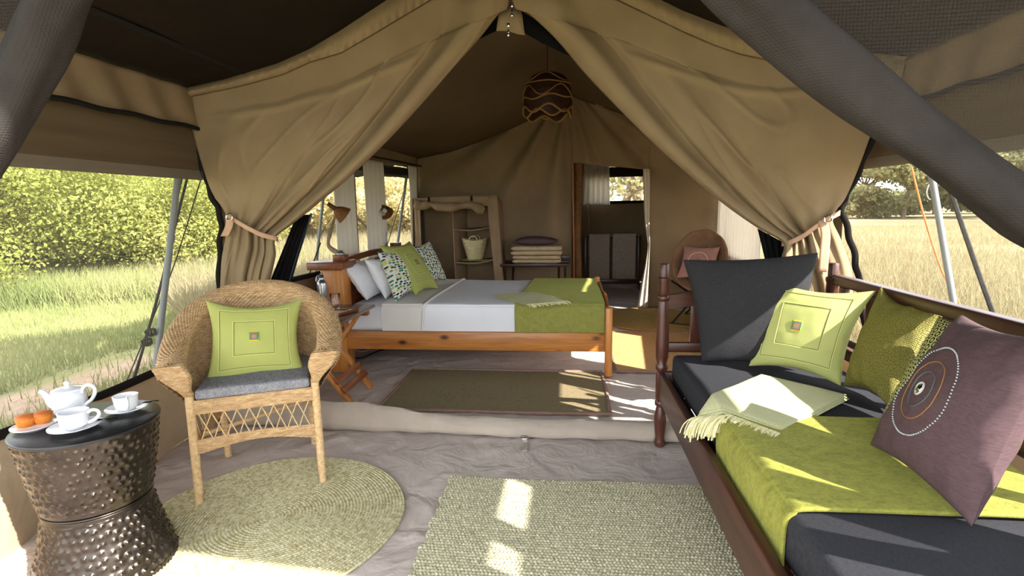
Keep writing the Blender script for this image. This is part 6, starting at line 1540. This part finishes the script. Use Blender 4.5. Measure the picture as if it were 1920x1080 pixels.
def rope(pts, r, m, label, knots=()):
    q = [np.array(p) for p in pts]; e = to_ground(q[-2], q[-1]); t = thing('guy_rope', e, label=label, cat='rope', group='guy ropes of the tent')
    L = spline(q+[e], 60); obj('rope', MB().tube(L, r, 6), m, t)
    if knots:
        mb = MB()
        for kx, ky, kY in knots:
            c = ay(kx, ky, kY)
            for j in range(3): mb.tube(spline([c+A(0, .0, .02), c+A(-.03+.02*j, -.01, .0), c+A(-.01, .01, -.03), c+A(.03, 0, -.01+.01*j), c+A(.01, 0, .02)], 18), r*.8, 5)
        obj('knot', mb, m, t)
rope([ay(352, 330, 3.3), ay(327, 430, 3.2), ay(300, 540, 3.1), ay(255, 700, 2.95)], .008, M_ROPED, 'thick dark guy rope running down in front of the grey pole', [(276, 640, 3.0), (283, 622, 3.0)])
rope([ay(341, 335, 3.32), ay(322, 425, 3.22), ay(296, 560, 3.1), ay(250, 708, 2.93)], .005, M_ROPED, 'thin dark guy rope close beside the thick one')
rope([ay(377, 335, 3.5), ay(345, 440, 3.4), ay(318, 520, 3.3), ay(285, 600, 3.2)], .004, M_ROPED, 'thin dark guy rope nearest the black door binding')
rope([ay(1709, 314, 3.25), ay(1731, 400, 3.2), ay(1763, 500, 3.12), ay(1800, 572, 3.05)], .005, M_ROPEO, 'orange guy rope beside the steel pole')
rope([ay(1778, 345, 2.75), ay(1803, 420, 2.68), ay(1834, 510, 2.6), ay(1862, 588, 2.52)], .010, M_ROPED, 'dark flat strap hanging outside the net')
a, b_ = ay(606, 372, 5.5), ay(590, 520, 5.3); e = to_ground(a, b_)
p = thing('tent_pole', e, label='grey steel pole outside the bedroom window beside the near reading lamp', cat='pole', group='steel poles outside the nets')
obj('pole', MB().tube(np.array([a+(a-b_)*.6, b_, e]), .016, 10), M_GPOLE, p)
a, b_ = ay(757, 370, 7.0), ay(745, 460, 6.8); e = to_ground(a, b_)
p = thing('tent_pole', e, label='grey steel pole outside the bedroom window behind the far reading lamp', cat='pole', group='steel poles outside the nets')
obj('pole', MB().tube(np.array([a+(a-b_)*.8, b_, e]), .018, 10), M_GPOLE, p)
rope([ay(757, 358, 8.3), ay(735, 430, 8.1), ay(726, 460, 8.0)], .007, M_ROPED, 'dark guy rope outside the window behind the far reading lamp')
rope([ay(601, 455, 4.5), ay(585, 500, 4.4), ay(575, 530, 4.3)], .006, M_ROPED, 'dark guy rope outside the window beside the near reading lamp')
